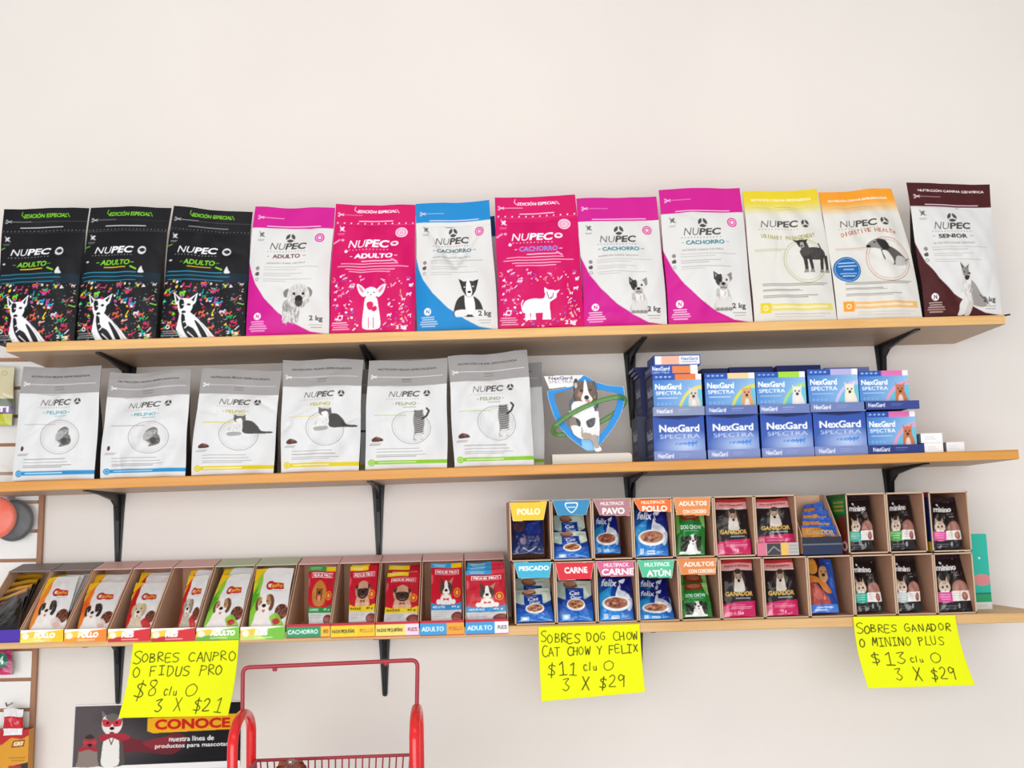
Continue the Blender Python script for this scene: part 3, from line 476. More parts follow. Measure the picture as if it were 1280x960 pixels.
def art_catchow(food, low=False):
    def f(nu, nv):
        c = Cv(100, 130, nu, nv, '1556b8'); c.rect(0, 0, 100, 58, 'b9cfc4'); c.blob([(60, 4), (100, 0), (100, 50), (70, 40)], 'd6e2d2'); c.blob([(20, 8), (46, 2), (60, 18), (30, 26)], '8a5a44'); c.ell(40, 9, 16, 9, 'b98a72'); c.poly([(0, 50), (26, 62), (30, 78), (0, 70)], '0c3c90'); c.poly([(100, 46), (76, 62), (70, 78), (100, 70)], '0c3c90')
        c.rect(24, 24, 76, 62, '123f9e'); c.lines([(32, 60, 30)], 'c8d6f2', 1.8); c.text('Cat', 34, 33, 64, 46, 'f0f4ff', .15, .04); c.text('Chow', 38, 48, 68, 58, 'f0f4ff', .1, .03); c.lines([(40, 66, 61)], 'd04040', 2)
        bowl(c, (26, 56, 52, 40), food); c.rect(0, 96, 100, 130, '1d74cc', .6); c.blob([(0, 100), (40, 108), (60, 108), (100, 98), (100, 130), (0, 130)], '1a6ac6', .7); c.rect(12, 106, 34, 124, 'a8d2f2', .9); c.ell(23, 115, 7, 6, 'e6f2fc'); c.line([(60, 112), (92, 124)], 4, '8ec2ee', .8); return c.get()
    return f
def art_dogchow(nu, nv):
    c = Cv(100, 130, nu, nv, '1f7a2e'); c.blob([(20, 6), (50, 0), (80, 6), (76, 26), (24, 26)], '8a3a24'); c.ell(50, 12, 24, 8, 'b06a48'); c.poly([(80, 0), (100, 0), (100, 50), (88, 40)], '8fc46a'); c.poly([(0, 0), (14, 6), (12, 60), (0, 70)], '6ab04a')
    c.poly([(14, 34), (50, 26), (90, 34), (84, 62), (50, 72), (18, 62)], '168a3c'); c.text('DOG CHOW', 16, 40, 86, 53, 'f2f8ee', 0, .04); c.lines([(26, 76, 58)], 'cfe6c8', 2); c.rect(14, 74, 86, 122, '1a2a1c'); pup(c, (34, 68, 44, 56), 'efece8', '2a2624', '2a2624', 'f2f0ec'); c.rect(10, 118, 84, 126, 'e8eee4'); return c.get()
def art_ganador(glint):
    def f(nu, nv):
        c = Cv(100, 150, nu, nv, '15141c'); c.rect(0, 0, 100, 14, 'c0343c'); c.rect(0, 10, 100, 26, 'e8a8a4'); c.text('POLLO & SALMÓN', 12, 14, 88, 20, '7a2430', 0, .03); c.rect(0, 26, 100, 29, 'f0d8d4')
        c.e((30, 30, 44, 44), .5, .5, .5, .6, '3a3632'); c.b((34, 28, 36, 56), [(.2, .3), (.5, .2), (.8, .3), (.95, .75), (.9, 1), (.1, 1), (.05, .75)], 'd6cec4'); c.p((34, 28, 36, 56), [(.15, .05), (.4, .25), (.15, .4)], 'a8866a'); c.p((34, 28, 36, 56), [(.85, .05), (.6, .25), (.85, .4)], 'a8866a'); c.e((34, 28, 36, 56), .5, .5, .12, .08, '1a1614'); c.e((34, 28, 36, 56), .34, .38, .06, .04, '1a1614'); c.e((34, 28, 36, 56), .66, .38, .06, .04, '1a1614'); c.b((34, 28, 36, 56), [(.3, .32), (.5, .22), (.7, .32), (.5, .42)], '9a7a60', .7)
        c.text('GANADOR', 9, 83, 93, 96, '6b4a14', 0, .06); c.text('GANADOR', 10, 83, 92, 95, 'e0bc62', 0, .03); c.lines([(40, 84, 101)], 'b8b4bc', 3); c.poly([(0, 116), (40, 110), (100, 108), (100, 150), (0, 150)], 'c8185a'); c.lines([(22, 70, 118), (26, 90, 123), (24, 86, 127)], 'f0b8cc', 1.6); c.poly([(0, 122), (18, 118), (22, 150), (0, 150)], 'e89aa8', .7); c.text('75 g', 44, 134, 62, 142, 'f6d4e0', 0, .03); return c.get()
    return f
def art_sausage(nu, nv):
    c = Cv(100, 150, nu, nv, '1c3a86'); c.poly([(0, 0), (50, 0), (66, 150), (0, 150)], '2a1420'); c.b((0, 0, 60, 40), [(.0, .0), (.5, .1), (.6, .9), (.1, 1)], 'd8923a'); c.b((38, 22, 40, 44), [(.2, .1), (.8, .05), (.95, .6), (.6, 1), (.1, .8)], 'b98a5c'); c.e((38, 22, 40, 44), .5, .55, .14, .1, '241812'); c.e((38, 22, 40, 44), .35, .35, .06, .05, '241812'); c.e((38, 22, 40, 44), .7, .35, .06, .05, '241812')
    c.b((0, 46, 80, 50), [(0, 0), (.4, .1), (.9, .6), (1, 1), (.7, .9), (.4, .4), (0, .4)], 'cc7a34'); c.b((0, 70, 70, 60), [(0, 0), (.4, .05), (.9, .6), (1, .95), (.5, 1), (.0, .8)], 'a84438'); c.b((6, 78, 50, 40), [(.1, .1), (.6, .2), (.8, .8), (.3, .8)], 'c0605a', .8); c.rect(0, 126, 100, 150, '3f74cc'); c.lines([(20, 80, 134), (16, 60, 141)], 'dbe6fa', 4); c.poly([(66, 0), (100, 0), (100, 130), (80, 90)], '2450a8'); return c.get()
def art_minino(lab, glint=False):
    def f(nu, nv):
        c = Cv(100, 150, nu, nv, '121013'); c.rect(0, 10, 100, 11.2, '6a2a5c', .8); c.rect(0, 0, 100, 8, '2a2428')
        c.text('minino', 4, 27, 74, 42, 'f6f4f4', 0, .05); c.ell(19, 22, 5, 3, 'f0eeee', .5); c.text('PLUS', 54, 45, 78, 52, '7a6a70', 0, .03); c.lines([(60, 80, 56)], 'd8d4d4', 1.4)
        c.ell(74, 92, 26, 24, '8e5a50'); c.ell(74, 92, 23, 21, 'a8766a'); c.rect(44, 96, 100, 122, 'f0e9e4'); c.ell(84, 110, 9, 11, '8f5348'); c.ell(84, 108, 6, 7, 'b07466'); c.e((2, 56, 46, 40), .5, .5, .0001, .0001, 'ffffff')
        T = (2, 56, 48, 66); c.p(T, [(.1, .05), (.4, .22), (.16, .42)], 'b89880'); c.p(T, [(.72, .0), (.55, .22), (.8, .36)], 'b89880'); c.b(T, [(.15, .3), (.45, .18), (.78, .28), (.85, .5), (.6, .68), (.3, .68), (.1, .5)], 'd8c2ae'); c.b(T, [(.2, .6), (.7, .6), (.8, 1), (.1, 1)], 'eee4da'); c.e(T, .34, .44, .07, .05, '2a2620'); c.e(T, .62, .42, .07, .05, '2a2620'); c.e(T, .48, .56, .05, .03, 'c07a72')
        for k in range(5): c.l(T, [(.36+.06*k, .22), (.38+.05*k, .32)], .9, '7d6250')
        c.rect(0, 98, 44, 124, lab); c.lines([(6, 38, 104), (6, 36, 110), (10, 36, 116)], 'f6eef2', 2.4, .6); c.lines([(48, 72, 102), (48, 74, 108), (48, 70, 114)], 'b0a49c', 1.2); c.lines([(10, 60, 134), (10, 50, 140)], '8f8a8e', 1.6); c.rect(60, 128, 66, 140, 'c8c4c8', .8); return c.get()
    return f
def art_seams(bg, fg, n=5):
    def f(nu, nv):
        c = Cv(100, 130, nu, nv, bg)
        for k in range(n): c.rect(8, 10+k*110/n, 92, 13+k*110/n, fg, .5)
        return c.get()
    return f
def art_spectra_plain(nu, nv):
    k1, k2 = rgb('2a4fa8'), rgb('c9d6f0'); c = Cv(100, 86, nu, nv, '2444a0')
    def g(X, Y): t = (np.clip(1-np.hypot((X-62)/60, (Y-58)/34), 0, 1)**.8*.85+.16*(Y/86))[..., None]; return k1*(1-t)+k2*t
    c.rect(0, 0, 100, 86, g); c.poly([(0, 0), (14, 4), (50, 7), (86, 4), (100, 0)], '14215c'); c.text('NexGard', 12, 17, 90, 31, 'f6f8ff', 0, .03); c.rect(12, 16.5, 14, 17, 'f6f8ff'); c.text('SPECTRA', 13, 35, 90, 43, 'c9d6f4', 0, .0)
    r = random.Random(2)
    for k in range(6): x = 44+k*7; s = 1.4+k*.35; c.rect(x-s*1.2, 54-s, x+s*1.2, 54+s*.2, '3f86d8'); c.rect(x-s*1.2, 54, x-s*.7, 54+s*1.4, '3f86d8'); c.rect(x+s*.7, 54, x+s*1.2, 54+s*1.4, '3f86d8'); c.rect(x+s*.8, 54-s*1.8, x+s*1.9, 54-s*.5, '3f86d8')
    c.rect(0, 70, 100, 86, '8a98c8', .35); c.text('NexGard', 6, 74, 34, 80, 'eef2ff', 0, .03); return c.get()
def art_spectra_pet(top, arc, fur):
    def f(nu, nv):
        k1, k2 = rgb('3c74c4'), rgb('a9d4ee'); c = Cv(100, 78, nu, nv, '5b96d6')
        def g(X, Y): t = np.clip(.15+X/130+(Y-40)/200, 0, 1)[..., None]; return k1*(1-t)+k2*t
        c.rect(0, 0, 100, 78, g); c.rect(0, 0, 100, 11, '2450ac'); c.rect(46, 0, 88, 11, top); c.rect(88, 0, 100, 11, 'f2f2f4')
        for k in range(4): c.rect(6+k*9, 4, 11+k*9, 7, '9cc0ee')
        c.text('NexGard', 5, 18, 58, 29, 'fafcff', 0, .035); c.text('SPECTRA', 6, 32, 58, 39, 'f0f6ff', 0, .02); c.lines([(8, 50, 45)], 'd8e6f8', 1.5)
        for k in range(4):
            for j in range(2): c.ell(10+k*8, 56+j*8, 2.4, 2.4, '9cc4ea', ring=.4)
        c.ell(98, 84, 50, 62, arc, ring=.1); c.ell(98, 84, 43, 54, '58bcd2', a=.7); T = (66, 24, 32, 54); c.b(T, [(.25, .3), (.7, .3), (.95, .7), (.9, 1.05), (.1, 1.05), (.15, .7)], fur); c.p(T, [(.2, .0), (.42, .16), (.26, .3)], fur); c.p(T, [(.8, .0), (.58, .16), (.74, .3)], fur); c.b(T, [(.25, .15), (.5, .08), (.75, .15), (.72, .4), (.5, .5), (.28, .4)], fur); c.e(T, .5, .34, .09, .05, '3a2a22'); c.e(T, .38, .24, .05, .03, '3a2a22'); c.e(T, .62, .24, .05, .03, '3a2a22'); c.b(T, [(.4, .5), (.6, .5), (.66, .85), (.34, .85)], 'f3ece4', .8); return c.get()
    return f
def art_flat(bg, *items):
    """items: (kind, args...) drawn on a 100 x 40 canvas"""
    def f(nu, nv):
        c = Cv(100, 40, nu, nv, bg)
        for k, *a in items: getattr(c, k)(*a)
        return c.get()
    return f

# ------------------------------------------------------------------ the room and the shelves
def simple(name, material, boxes, parent=None, smooth=False):
    b = MB()
    for q in boxes: b.box(*q)
    return b.build(name, material, parent)
tag(simple('wall_back', WALL, [(-3, 5, 0, .12, 0, 3.6)]), kind='structure')
tag(simple('floor', FLOOR, [(-3, 5, -6.5, .12, -.08, 0)]), kind='structure')

DEP, TH = .2835, .0237
SH = [(0., .0081, .0076, 2.4446, 0.), (-.334, .0066, -.09, 2.4476, -.014), (-.7095, -.0057, -.10, 2.4832, -.014)]   # underside, tilt, left, right, back
def zu(i, X): return Z0+SH[i][0]+SH[i][1]*(X-1.2)
def zs(i, X): return zu(i, X)+TH
for i, lab in enumerate(('top pine shelf board carrying the colourful dog food bags', 'middle pine shelf board carrying white cat food bags and blue boxes', 'lowest pine shelf board carrying the pouch displays and price signs')):
    _, a, x0, x1, yk = SH[i]; r = .003; b = MB()
    prof = [(-DEP, r), (-DEP+r*.3, r*.3), (-DEP+r, 0), (yk, 0), (yk, TH), (-DEP+r, TH), (-DEP+r*.3, TH-r*.3), (-DEP, TH-r)]
    b.prism([(x0, y, z) for y, z in prof], (x1-x0, 0, 0))
    o = b.build('shelf_board', WOOD[i]); o.data.materials.append(PINE_UNDER); 
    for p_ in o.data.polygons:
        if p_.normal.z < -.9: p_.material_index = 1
    o.data.transform(Matrix.Translation((-1.2, 0, 0))); o.location = (1.2, 0, Z0+SH[i][0]); o.rotation_euler = (0, -a, 0)
    tag(o, lab, 'shelf', 'wall shelves')

def bracket(i, X, label, leg=.2, arm=.25):
    yk = -.001 if SH[i][4] == 0 else -.001
    t = thing('shelf_bracket', label, 'bracket', (X, yk, zu(i, X)-.0006), 'black shelf brackets')
    b = MB()
    n = 9; zz = np.linspace(0, -leg, n); ww = .017-.0105*(np.linspace(0, 1, n))**.8; tip = [(.005, -leg-.004), (0, -leg-.006), (-.005, -leg-.004)]
    b.prism([(w, 0, z) for w, z in zip(ww, zz)]+[(x, 0, z) for x, z in tip]+[(-w, 0, z) for w, z in zip(ww[::-1], zz[::-1])], (0, -.003, 0))
    b.tube([(0, -.003, -.012), (0, -.0035, -leg*.5), (0, -.003, -leg)], [.006, .0055, .003], 8); b.build('wall_leg', BLACK, t)
    b = MB(); yy = np.linspace(-.003, -arm, n)
    b.prism([(w, y, 0) for w, y in zip(ww, yy)]+[(.004, -arm-.004, 0), (-.004, -arm-.004, 0)]+[(-w, y, 0) for w, y in zip(ww[::-1], yy[::-1])], (0, 0, -.003)); b.build('shelf_arm', BLACK, t)
    b = MB(); b.prism([(-.004, y, z) for y, z in ((-.003, -.003), (-arm*.95, -.003), (-arm*.6, -.008), (-.06, -.018), (-.026, -.036), (-.014, -.07), (-.006, -leg*.8), (-.003, -leg*.9))], (.008, 0, 0)); b.build('corner_web', BLACK, t)
    for z in (-.04, -leg*.72):
        b = MB(); b.lathe([(0, -.0035), (.0028, -.0032), (.0034, -.002), (.0034, 0)], 12, (1, 1, 1), (-.0105 if z > -.1 else 0, -.003 if z > -.1 else -.0075, z), 'y'); b.build('screw', STEEL, t)
BR = [(0, (163, 462), 'leftmost black bracket under the top shelf'), (0, (464, 450), 'second black bracket from left under the top shelf'), (0, (787, 446), 'black bracket under the top shelf above the dog shield stand'), (0, (1100.5, 440), 'rightmost black bracket under the top shelf above the blue boxes'),
      (1, (149.5, 620), 'leftmost black bracket under the middle shelf'), (1, (473, 612), 'second black bracket from left under the middle shelf above the pug pouches'), (1, (787, 602), 'third black bracket from left under the middle shelf'), (1, (1110.5, 598), 'rightmost black bracket under the middle shelf'),
      (2, (149.3, 810), 'leftmost black bracket under the lowest shelf above the dog poster'), (2, (480.6, 803), 'black bracket under the lowest shelf behind the red trolley handle'), (2, (797, 800), 'black bracket mostly hidden behind the middle yellow price sign'), (2, (1133.5, 810), 'black bracket behind the right yellow price sign, only its tip showing')]
for n_, (i, p, lab) in enumerate(BR): bracket(i, px(*p, 0)[0], lab, leg=(.2 if i < 2 else .178 if n_ == 11 else .164))

# ------------------------------------------------------------------ bags and pouches
def pack(name, label, cat, group, BL, BR, TL, TR, zb, yb, yt, art, Db=.08, seal=.16, bulge=.021, noise=.0028, seed=0, skew=1.8, res=.00135, m=BAG,
         gus='2b2b2e', back='d0d0d0', lim=None, limt=None, gf=.3, wave=.002, creases=(), parts=True, rim=.0009, root=None, flare=0.):
    x0 = (px(*BL, yb)[0]+px(*BR, yb)[0])/2; XB = [px(*q, yb)[0]-x0 for q in (BL, BR)]; XT = [px(*q, yt)[0]-x0 for q in (TL, TR)]; HT = [px(*q, yt)[1]-zb for q in (TL, TR)]
    if limt: HT = [min(h, limt-zb) for h in HT]
    if lim: XB = [max(XB[0], lim[0]-x0), min(XB[1], lim[1]-x0)]; XT = [max(XT[0], lim[0]-x0), min(XT[1], lim[1]-x0)]
    nu, nv = max(8, int((XB[1]-XB[0])/res)), max(10, int((HT[0]+HT[1])/2/res)); vs = 1-seal
    u, v = np.meshgrid(np.linspace(0, 1, nu), np.linspace(0, 1, nv)); rnd = random.Random(seed)
    sk = v**skew; xl = XB[0]+(XT[0]-XB[0])*sk; xr = XB[1]+(XT[1]-XB[1])*sk
    wob = lambda ph: rim*np.sin(v*9+ph)+flare*np.sin(np.pi*np.clip(v/vs, 0, 1))
    xl = xl-wob(rnd.random()*6)*(v > 0); xr = xr+wob(rnd.random()*6)*(v > 0)
    X = xl+(xr-xl)*u; t = np.clip(v/vs, 0, 1); S = 1-np.abs(2*u-1)**3.2
    Nz = np.zeros_like(u)
    for k in range(9):
        fx, fy = rnd.uniform(-2.2, 2.2)*(1+k*.2), rnd.uniform(-2.2, 2.2)*(1+k*.2); Nz += noise/(1+.5*k)*np.sin(6.28*(fx*u+fy*v)+rnd.random()*6.28)
    for k in range(5):                        # soft folds
        cx, cy, an, wd, am = rnd.uniform(.1, .9), rnd.uniform(.1, .9), rnd.uniform(0, 3.14), rnd.uniform(.025, .06), rnd.uniform(.3, .9)*noise
        d = (u-cx)*math.sin(an)-(v-cy)*1.5*math.cos(an); al = (u-cx)*math.cos(an)+(v-cy)*1.5*math.sin(an); Nz += am*np.exp(-(d/wd)**2)*np.exp(-(al/.3)**2)
    for (ax, ay, bx, by, wd, am) in creases:  # named folds: a segment in (u, v) with width and depth
        L = math.hypot(bx-ax, by-ay); dx, dy = (bx-ax)/L, (by-ay)/L; d = (u-ax)*dy-(v-ay)*dx; al = np.clip(((u-ax)*dx+(v-ay)*dy)/L, 0, 1)
        d2 = np.hypot(u-ax-al*L*dx, v-ay-al*L*dy); Nz += am*np.exp(-(d2/wd)**2)
    ed = np.minimum(1, v*10)*(.25+.75*S)*np.where(v > vs, .45, 1)
    Y = (yt-yb)*v**1.2-bulge*S*np.sin(np.pi*t)**.6*(1-.35*t)+Nz*ed
    ht = HT[0]+(HT[1]-HT[0])*u+wave*np.sin(u*rnd.uniform(4, 8)+rnd.random()*6)
    P = np.stack([X, Y, v*ht], -1); C = art(nu, nv); k = int(round(vs*(nv-1))) if seal else nv-1; g1 = rgb(gus); bk = rgb(back)
    vv = np.linspace(0, 1, nv); tt = np.clip(vv/vs, 0, 1); yB = np.maximum((yt-yb)*vv**1.2+.003+Db*(1-tt**1.6), P[:, :, 1].mean(1)+.0028)
    ins = np.clip((yB-P[:, :, 1].mean(1))*.09, 0, .006)
    Q = np.stack([P[:, :, 0]+ins[:, None]*(1-2*u), np.broadcast_to(yB[:, None], P.shape[:2]), P[:, :, 2]], -1)
    sel = np.unique(np.linspace(0, nu-1, 7).astype(int)); rows = np.unique(np.concatenate([np.linspace(0, k, 12).astype(int)]))
    A, B, Gl, Gr = MB(), MB(), MB(), MB()
    A.grid(P[:k+1], C[:k+1]); B.grid(Q[rows][:, sel], bk, flip=True); B.grid(np.stack([P[0], Q[0]]), bk, flip=True)
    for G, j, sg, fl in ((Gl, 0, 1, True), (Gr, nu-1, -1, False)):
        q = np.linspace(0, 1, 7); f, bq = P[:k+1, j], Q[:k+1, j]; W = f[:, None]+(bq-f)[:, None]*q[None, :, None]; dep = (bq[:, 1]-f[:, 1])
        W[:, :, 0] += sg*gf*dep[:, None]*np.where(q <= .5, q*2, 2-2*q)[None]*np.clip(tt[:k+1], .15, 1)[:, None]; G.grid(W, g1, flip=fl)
    T = MB()
    if k < nv-1:
        Ct = C[k:]; T.grid(P[k:], Ct); T.grid(Q[k:][:, ::1], Ct, flip=True); T.grid(np.stack([P[-1], Q[-1]]), np.stack([C[-1], C[-1]]))
        for j, fl in ((0, True), (nu-1, False)): T.grid(np.stack([P[k:, j], Q[k:, j]], 1), np.stack([C[k:, j]]*2, 1), flip=fl)
    else: A.grid(np.stack([P[-1], Q[-1]]), bk)
    loc = (x0, yb, zb)
    if parts:
        o = thing(name, label, cat, loc, group)
        A.build('front_panel', m, o); B.build('back_panel', m, o); Gl.build('side_gusset', m, o); Gr.build('side_gusset', m, o)
        if T.v: T.build('top_seal', m, o)
    else:
        for G in (B, Gl, Gr):
            off = A.n; A.v += G.v; A.c += G.c; A.f += [f+off for f in G.f]; A.sm += G.sm; A.n += G.n
        o = tag(A.build(name, m, None, loc), label, cat, group)
        if T.v: T.build('top_seal', m, o)
    return o
def bag(i, BL, BR, TL, TR, label, art, **k):
    xm = (px(*BL, k.get('yb', -.262))[0]+px(*BR, k.get('yb', -.262))[0])/2
    yb = k.pop('yb', -.262); yt = k.pop('yt', yb+.03)
    return pack('pet_food_bag', label, 'bag', ('dog' if i == 0 else 'cat')+' food bags in a row on the '+('top' if i == 0 else 'middle')+' shelf', BL, BR, TL, TR, zs(i, xm)+.0012, yb, yt, art, **k)
MG = 'cb1a8e'
bk = dict(gus='141417', back='141417', noise=.0028, gf=.02)
bag(0, (-7, 425), (93, 425), (5, 261), (111, 260), 'black confetti-print dog food bag at the left end of the top shelf', art_black, seed=1, seal=.18, **bk)
bag(0, (96, 425), (195, 424), (114, 259), (214, 259), 'black confetti-print dog food bag between two other black bags', art_black, seed=2, seal=.18, **bk)
bag(0, (201, 425), (306, 424), (217, 258), (316, 266), 'black confetti-print dog food bag touching the magenta bag on its right', art_black, seed=3, seal=.18, **bk)
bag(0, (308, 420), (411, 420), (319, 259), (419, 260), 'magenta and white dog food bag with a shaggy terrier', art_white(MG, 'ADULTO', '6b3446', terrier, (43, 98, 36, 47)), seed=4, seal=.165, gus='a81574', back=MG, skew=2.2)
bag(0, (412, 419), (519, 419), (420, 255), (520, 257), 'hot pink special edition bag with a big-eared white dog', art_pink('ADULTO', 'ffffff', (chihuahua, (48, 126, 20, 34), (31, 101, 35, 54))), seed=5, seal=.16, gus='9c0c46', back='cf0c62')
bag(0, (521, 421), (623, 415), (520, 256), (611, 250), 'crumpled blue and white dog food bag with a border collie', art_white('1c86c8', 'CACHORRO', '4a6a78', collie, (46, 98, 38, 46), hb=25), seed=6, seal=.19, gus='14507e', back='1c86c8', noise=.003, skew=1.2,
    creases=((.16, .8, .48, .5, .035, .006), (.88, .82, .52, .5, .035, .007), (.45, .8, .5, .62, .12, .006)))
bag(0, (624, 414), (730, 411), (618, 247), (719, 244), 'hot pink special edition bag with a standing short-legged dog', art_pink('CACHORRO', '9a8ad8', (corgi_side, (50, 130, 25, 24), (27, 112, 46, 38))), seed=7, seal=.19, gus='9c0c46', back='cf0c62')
FT = (54, 101, 25, 44)
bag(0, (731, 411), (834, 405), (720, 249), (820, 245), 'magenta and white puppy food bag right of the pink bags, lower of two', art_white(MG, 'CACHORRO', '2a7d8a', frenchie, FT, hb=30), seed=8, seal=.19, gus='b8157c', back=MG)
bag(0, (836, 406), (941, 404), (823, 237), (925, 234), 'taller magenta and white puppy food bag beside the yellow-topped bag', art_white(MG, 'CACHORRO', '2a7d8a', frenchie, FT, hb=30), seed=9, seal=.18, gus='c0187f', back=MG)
bag(0, (943, 402), (1046, 400), (928, 240), (1021, 237), 'yellow-topped white dog food bag with a standing dark dog', art_special('e2c92a', 'URINARY MANAGEMENT', '9a8f2a', doberman, (52, 63, 44, 42)), seed=10, seal=.13, gus='d8d4c4', back='e8e4d8')
bag(0, (1047, 399), (1153, 396), (1023, 241), (1114, 235), 'orange-topped white dog food bag with a round blue badge', art_special('ee9a2a', 'DIGESTIVE HEALTH', 'b0502a', beagle, (44, 65, 50, 34), True), seed=11, seal=.13, gus='d8d4c4', back='e8e4d8')
bg_ = bag(0, (1156, 395), (1253, 392), (1133, 229), (1237, 230), 'brown and white senior dog food bag at the right end of the top shelf', art_white('4a1c1e', 'SENIOR', '3a3634', shepherd, (42, 98, 42, 60), hb=29, head='NUTRICIÓN CANINA CIENTÍFICA'), seed=12, gf=-.2, seal=.185, gus='1d0c0e', back='4a1c1e')
b = MB(); q0 = px(1251, 396, -.2); q1 = px(1262, 394.3, -.2); b.prism([(q0[0], -.215, q0[1]-.001), (q1[0], -.205, q1[1]), (q0[0]+.002, -.19, q0[1]-.001)], (0, 0, .0035), rgb('1a1416')); o = b.build('bottom_flap', BAG, None, None); o.data.transform(Matrix.Translation(-bg_.location)); o.parent = bg_
bag(0, (560, 418), (628, 415), (548, 272), (618, 270), 'dark blue bag standing behind the crumpled blue one', art_white('123a6e', '', 'ffffff', collie, (46, 98, 38, 46)), seed=13, seal=.16, gus='0e2a50', back='123a6e', yb=-.15, yt=-.12, res=.003, Db=.07)

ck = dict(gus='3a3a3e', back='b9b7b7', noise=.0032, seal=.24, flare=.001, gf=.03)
K1 = art_cat('2a8fca', '3f95a8', kitten, (52, 74, 18, 24), False); K2 = art_cat('d8c41c', 'b0a02a', cat_sitting, (40, 60, 55, 28)); K3 = art_cat('86c22a', '7d8a5c', cat_standing, (54, 62, 28, 40))
bag(1, (16, 600), (118, 597), (29, 459), (127, 458), 'white cat food bag with blue stripe at the left end of the middle shelf', K1, seed=21, **ck)
bag(1, (125, 599), (231, 594), (138, 466), (239, 463), 'white cat food bag with blue stripe and folded silver top, second from left', K1, seed=22, wave=.004, creases=((0, .93, .9, .97, .03, -.006), (.1, .88, 1, .9, .02, .004)), **ck)
bag(1, (239, 596), (342, 592), (254, 461), (352, 463), 'shorter white cat food bag with yellow stripe and sitting cat', K2, seed=23, creases=((.0, .62, .25, .58, .03, .005), (.75, .7, 1, .6, .03, .006)), **ck)
bag(1, (351, 592), (449, 590), (354, 450), (454, 449), 'taller white cat food bag with yellow stripe and sitting cat', K2, seed=24, creases=((.0, .35, .12, .42, .03, .008), (.8, .42, 1, .5, .025, .008)), **ck)
bag(1, (457, 590), (559, 586), (461, 452), (559, 448), 'white cat food bag with green stripe, standing left of another green one', K3, seed=25, **ck)
bag(1, (568, 586), (667, 583), (560, 446), (659, 438), 'front white cat food bag with green stripe nearest the dog shield stand', K3, seed=26, skew=1.3, **ck)
ck2 = dict(ck, res=.002)
bag(1, (590, 583), (681, 581), (584, 458), (677, 453), 'white cat food bag half hidden behind the rightmost green-striped bag', K3, seed=27, yb=-.165, yt=-.135, Db=.07, **ck2)
bag(1, (376, 588), (462, 585), (372, 466), (462, 461), 'silver-topped bag almost hidden behind the taller yellow-striped cat bag', K2, seed=28, yb=-.165, yt=-.135, Db=.07, **ck2)

# ------------------------------------------------------------------ dog shield stand
def cutout(name, art_c, W, H, wm, hm, sil, material, parent, loc, thick=.003, res=.0012):
    nu, nv = int(wm/res), int(hm/res); col = art_c(nu, nv); msk = sil(nu, nv)[:, :, 0] > .5
    x = np.linspace(-wm/2, wm/2, nu); z = np.linspace(0, hm, nv); P = np.stack(np.broadcast_arrays(x[None, :], np.zeros((nv, nu)), z[:, None]), -1)
    i = np.arange(nu*nv).reshape(nv, nu); ok = msk[:-1, :-1] & msk[1:, :-1] & msk[:-1, 1:] & msk[1:, 1:]
    q = np.stack([i[:-1, :-1][ok], i[:-1, 1:][ok], i[1:, 1:][ok], i[1:, :-1][ok]], -1); used = np.unique(q); mp = np.full(nu*nv, -1); mp[used] = np.arange(len(used))
    b = MB(); b._add(P.reshape(-1, 3)[used], col.reshape(-1, 3)[used], [mp[q]], False); o = b.build(name, material, parent, loc)
    s = o.modifiers.new('thickness', 'SOLIDIFY'); s.thickness = thick; s.offset = -1; return o
OUT = [(45, 205), (180, 186), (290, 165), (340, 110), (395, 60), (440, 85), (500, 128), (620, 165), (765, 180), (772, 260), (760, 360), (720, 460), (650, 570), (560, 680), (500, 745), (480, 775), (400, 775), (350, 740), (240, 650), (160, 560), (100, 440), (60, 300)]
INN = [(115, 240), (250, 202), (395, 150), (520, 205), (700, 245), (690, 340), (650, 450), (580, 560), (510, 640), (430, 640), (330, 650), (260, 580), (180, 460), (130, 330)]
def shield_art(nu, nv):
    c = Cv(800, 800, nu, nv, 'e8f2fa'); o = np.array(OUT, float); cen = o.mean(0); c.poly(cen+(o-cen)*.982, '2191e0'); c.poly([(350, 640), (520, 640), (500, 790), (360, 790)], '8fcaf2'); i = np.array(INN, float); c.poly(i, 'e8f2fa'); c.poly([(20, 65), (380, 60), (290, 165), (70, 190)], 'f3f1f0')
    c.text('NexGard', 68, 72, 288, 105, '55597a', 0, .02); c.text('SPECTRA', 72, 112, 286, 136, '8a8ca0', 0, 0); c.ell(402, 122, 9, 13, 'e8f2fa'); return c.get()
def shield_sil(nu, nv):
    c = Cv(800, 800, nu, nv, '000000'); c.poly(OUT, 'ffffff'); c.poly(INN, '000000'); c.poly([(20, 65), (400, 60), (290, 168), (70, 192)], 'ffffff'); return c.get()
DOGP = [(295, 130), (320, 98), (350, 130), (400, 120), (450, 135), (490, 125), (500, 165), (512, 220), (515, 290), (520, 360), (500, 400), (520, 430), (520, 620), (495, 650), (500, 700), (535, 770), (470, 780), (440, 680), (360, 670), (280, 620), (250, 540), (235, 470), (245, 380), (250, 310), (285, 260)]
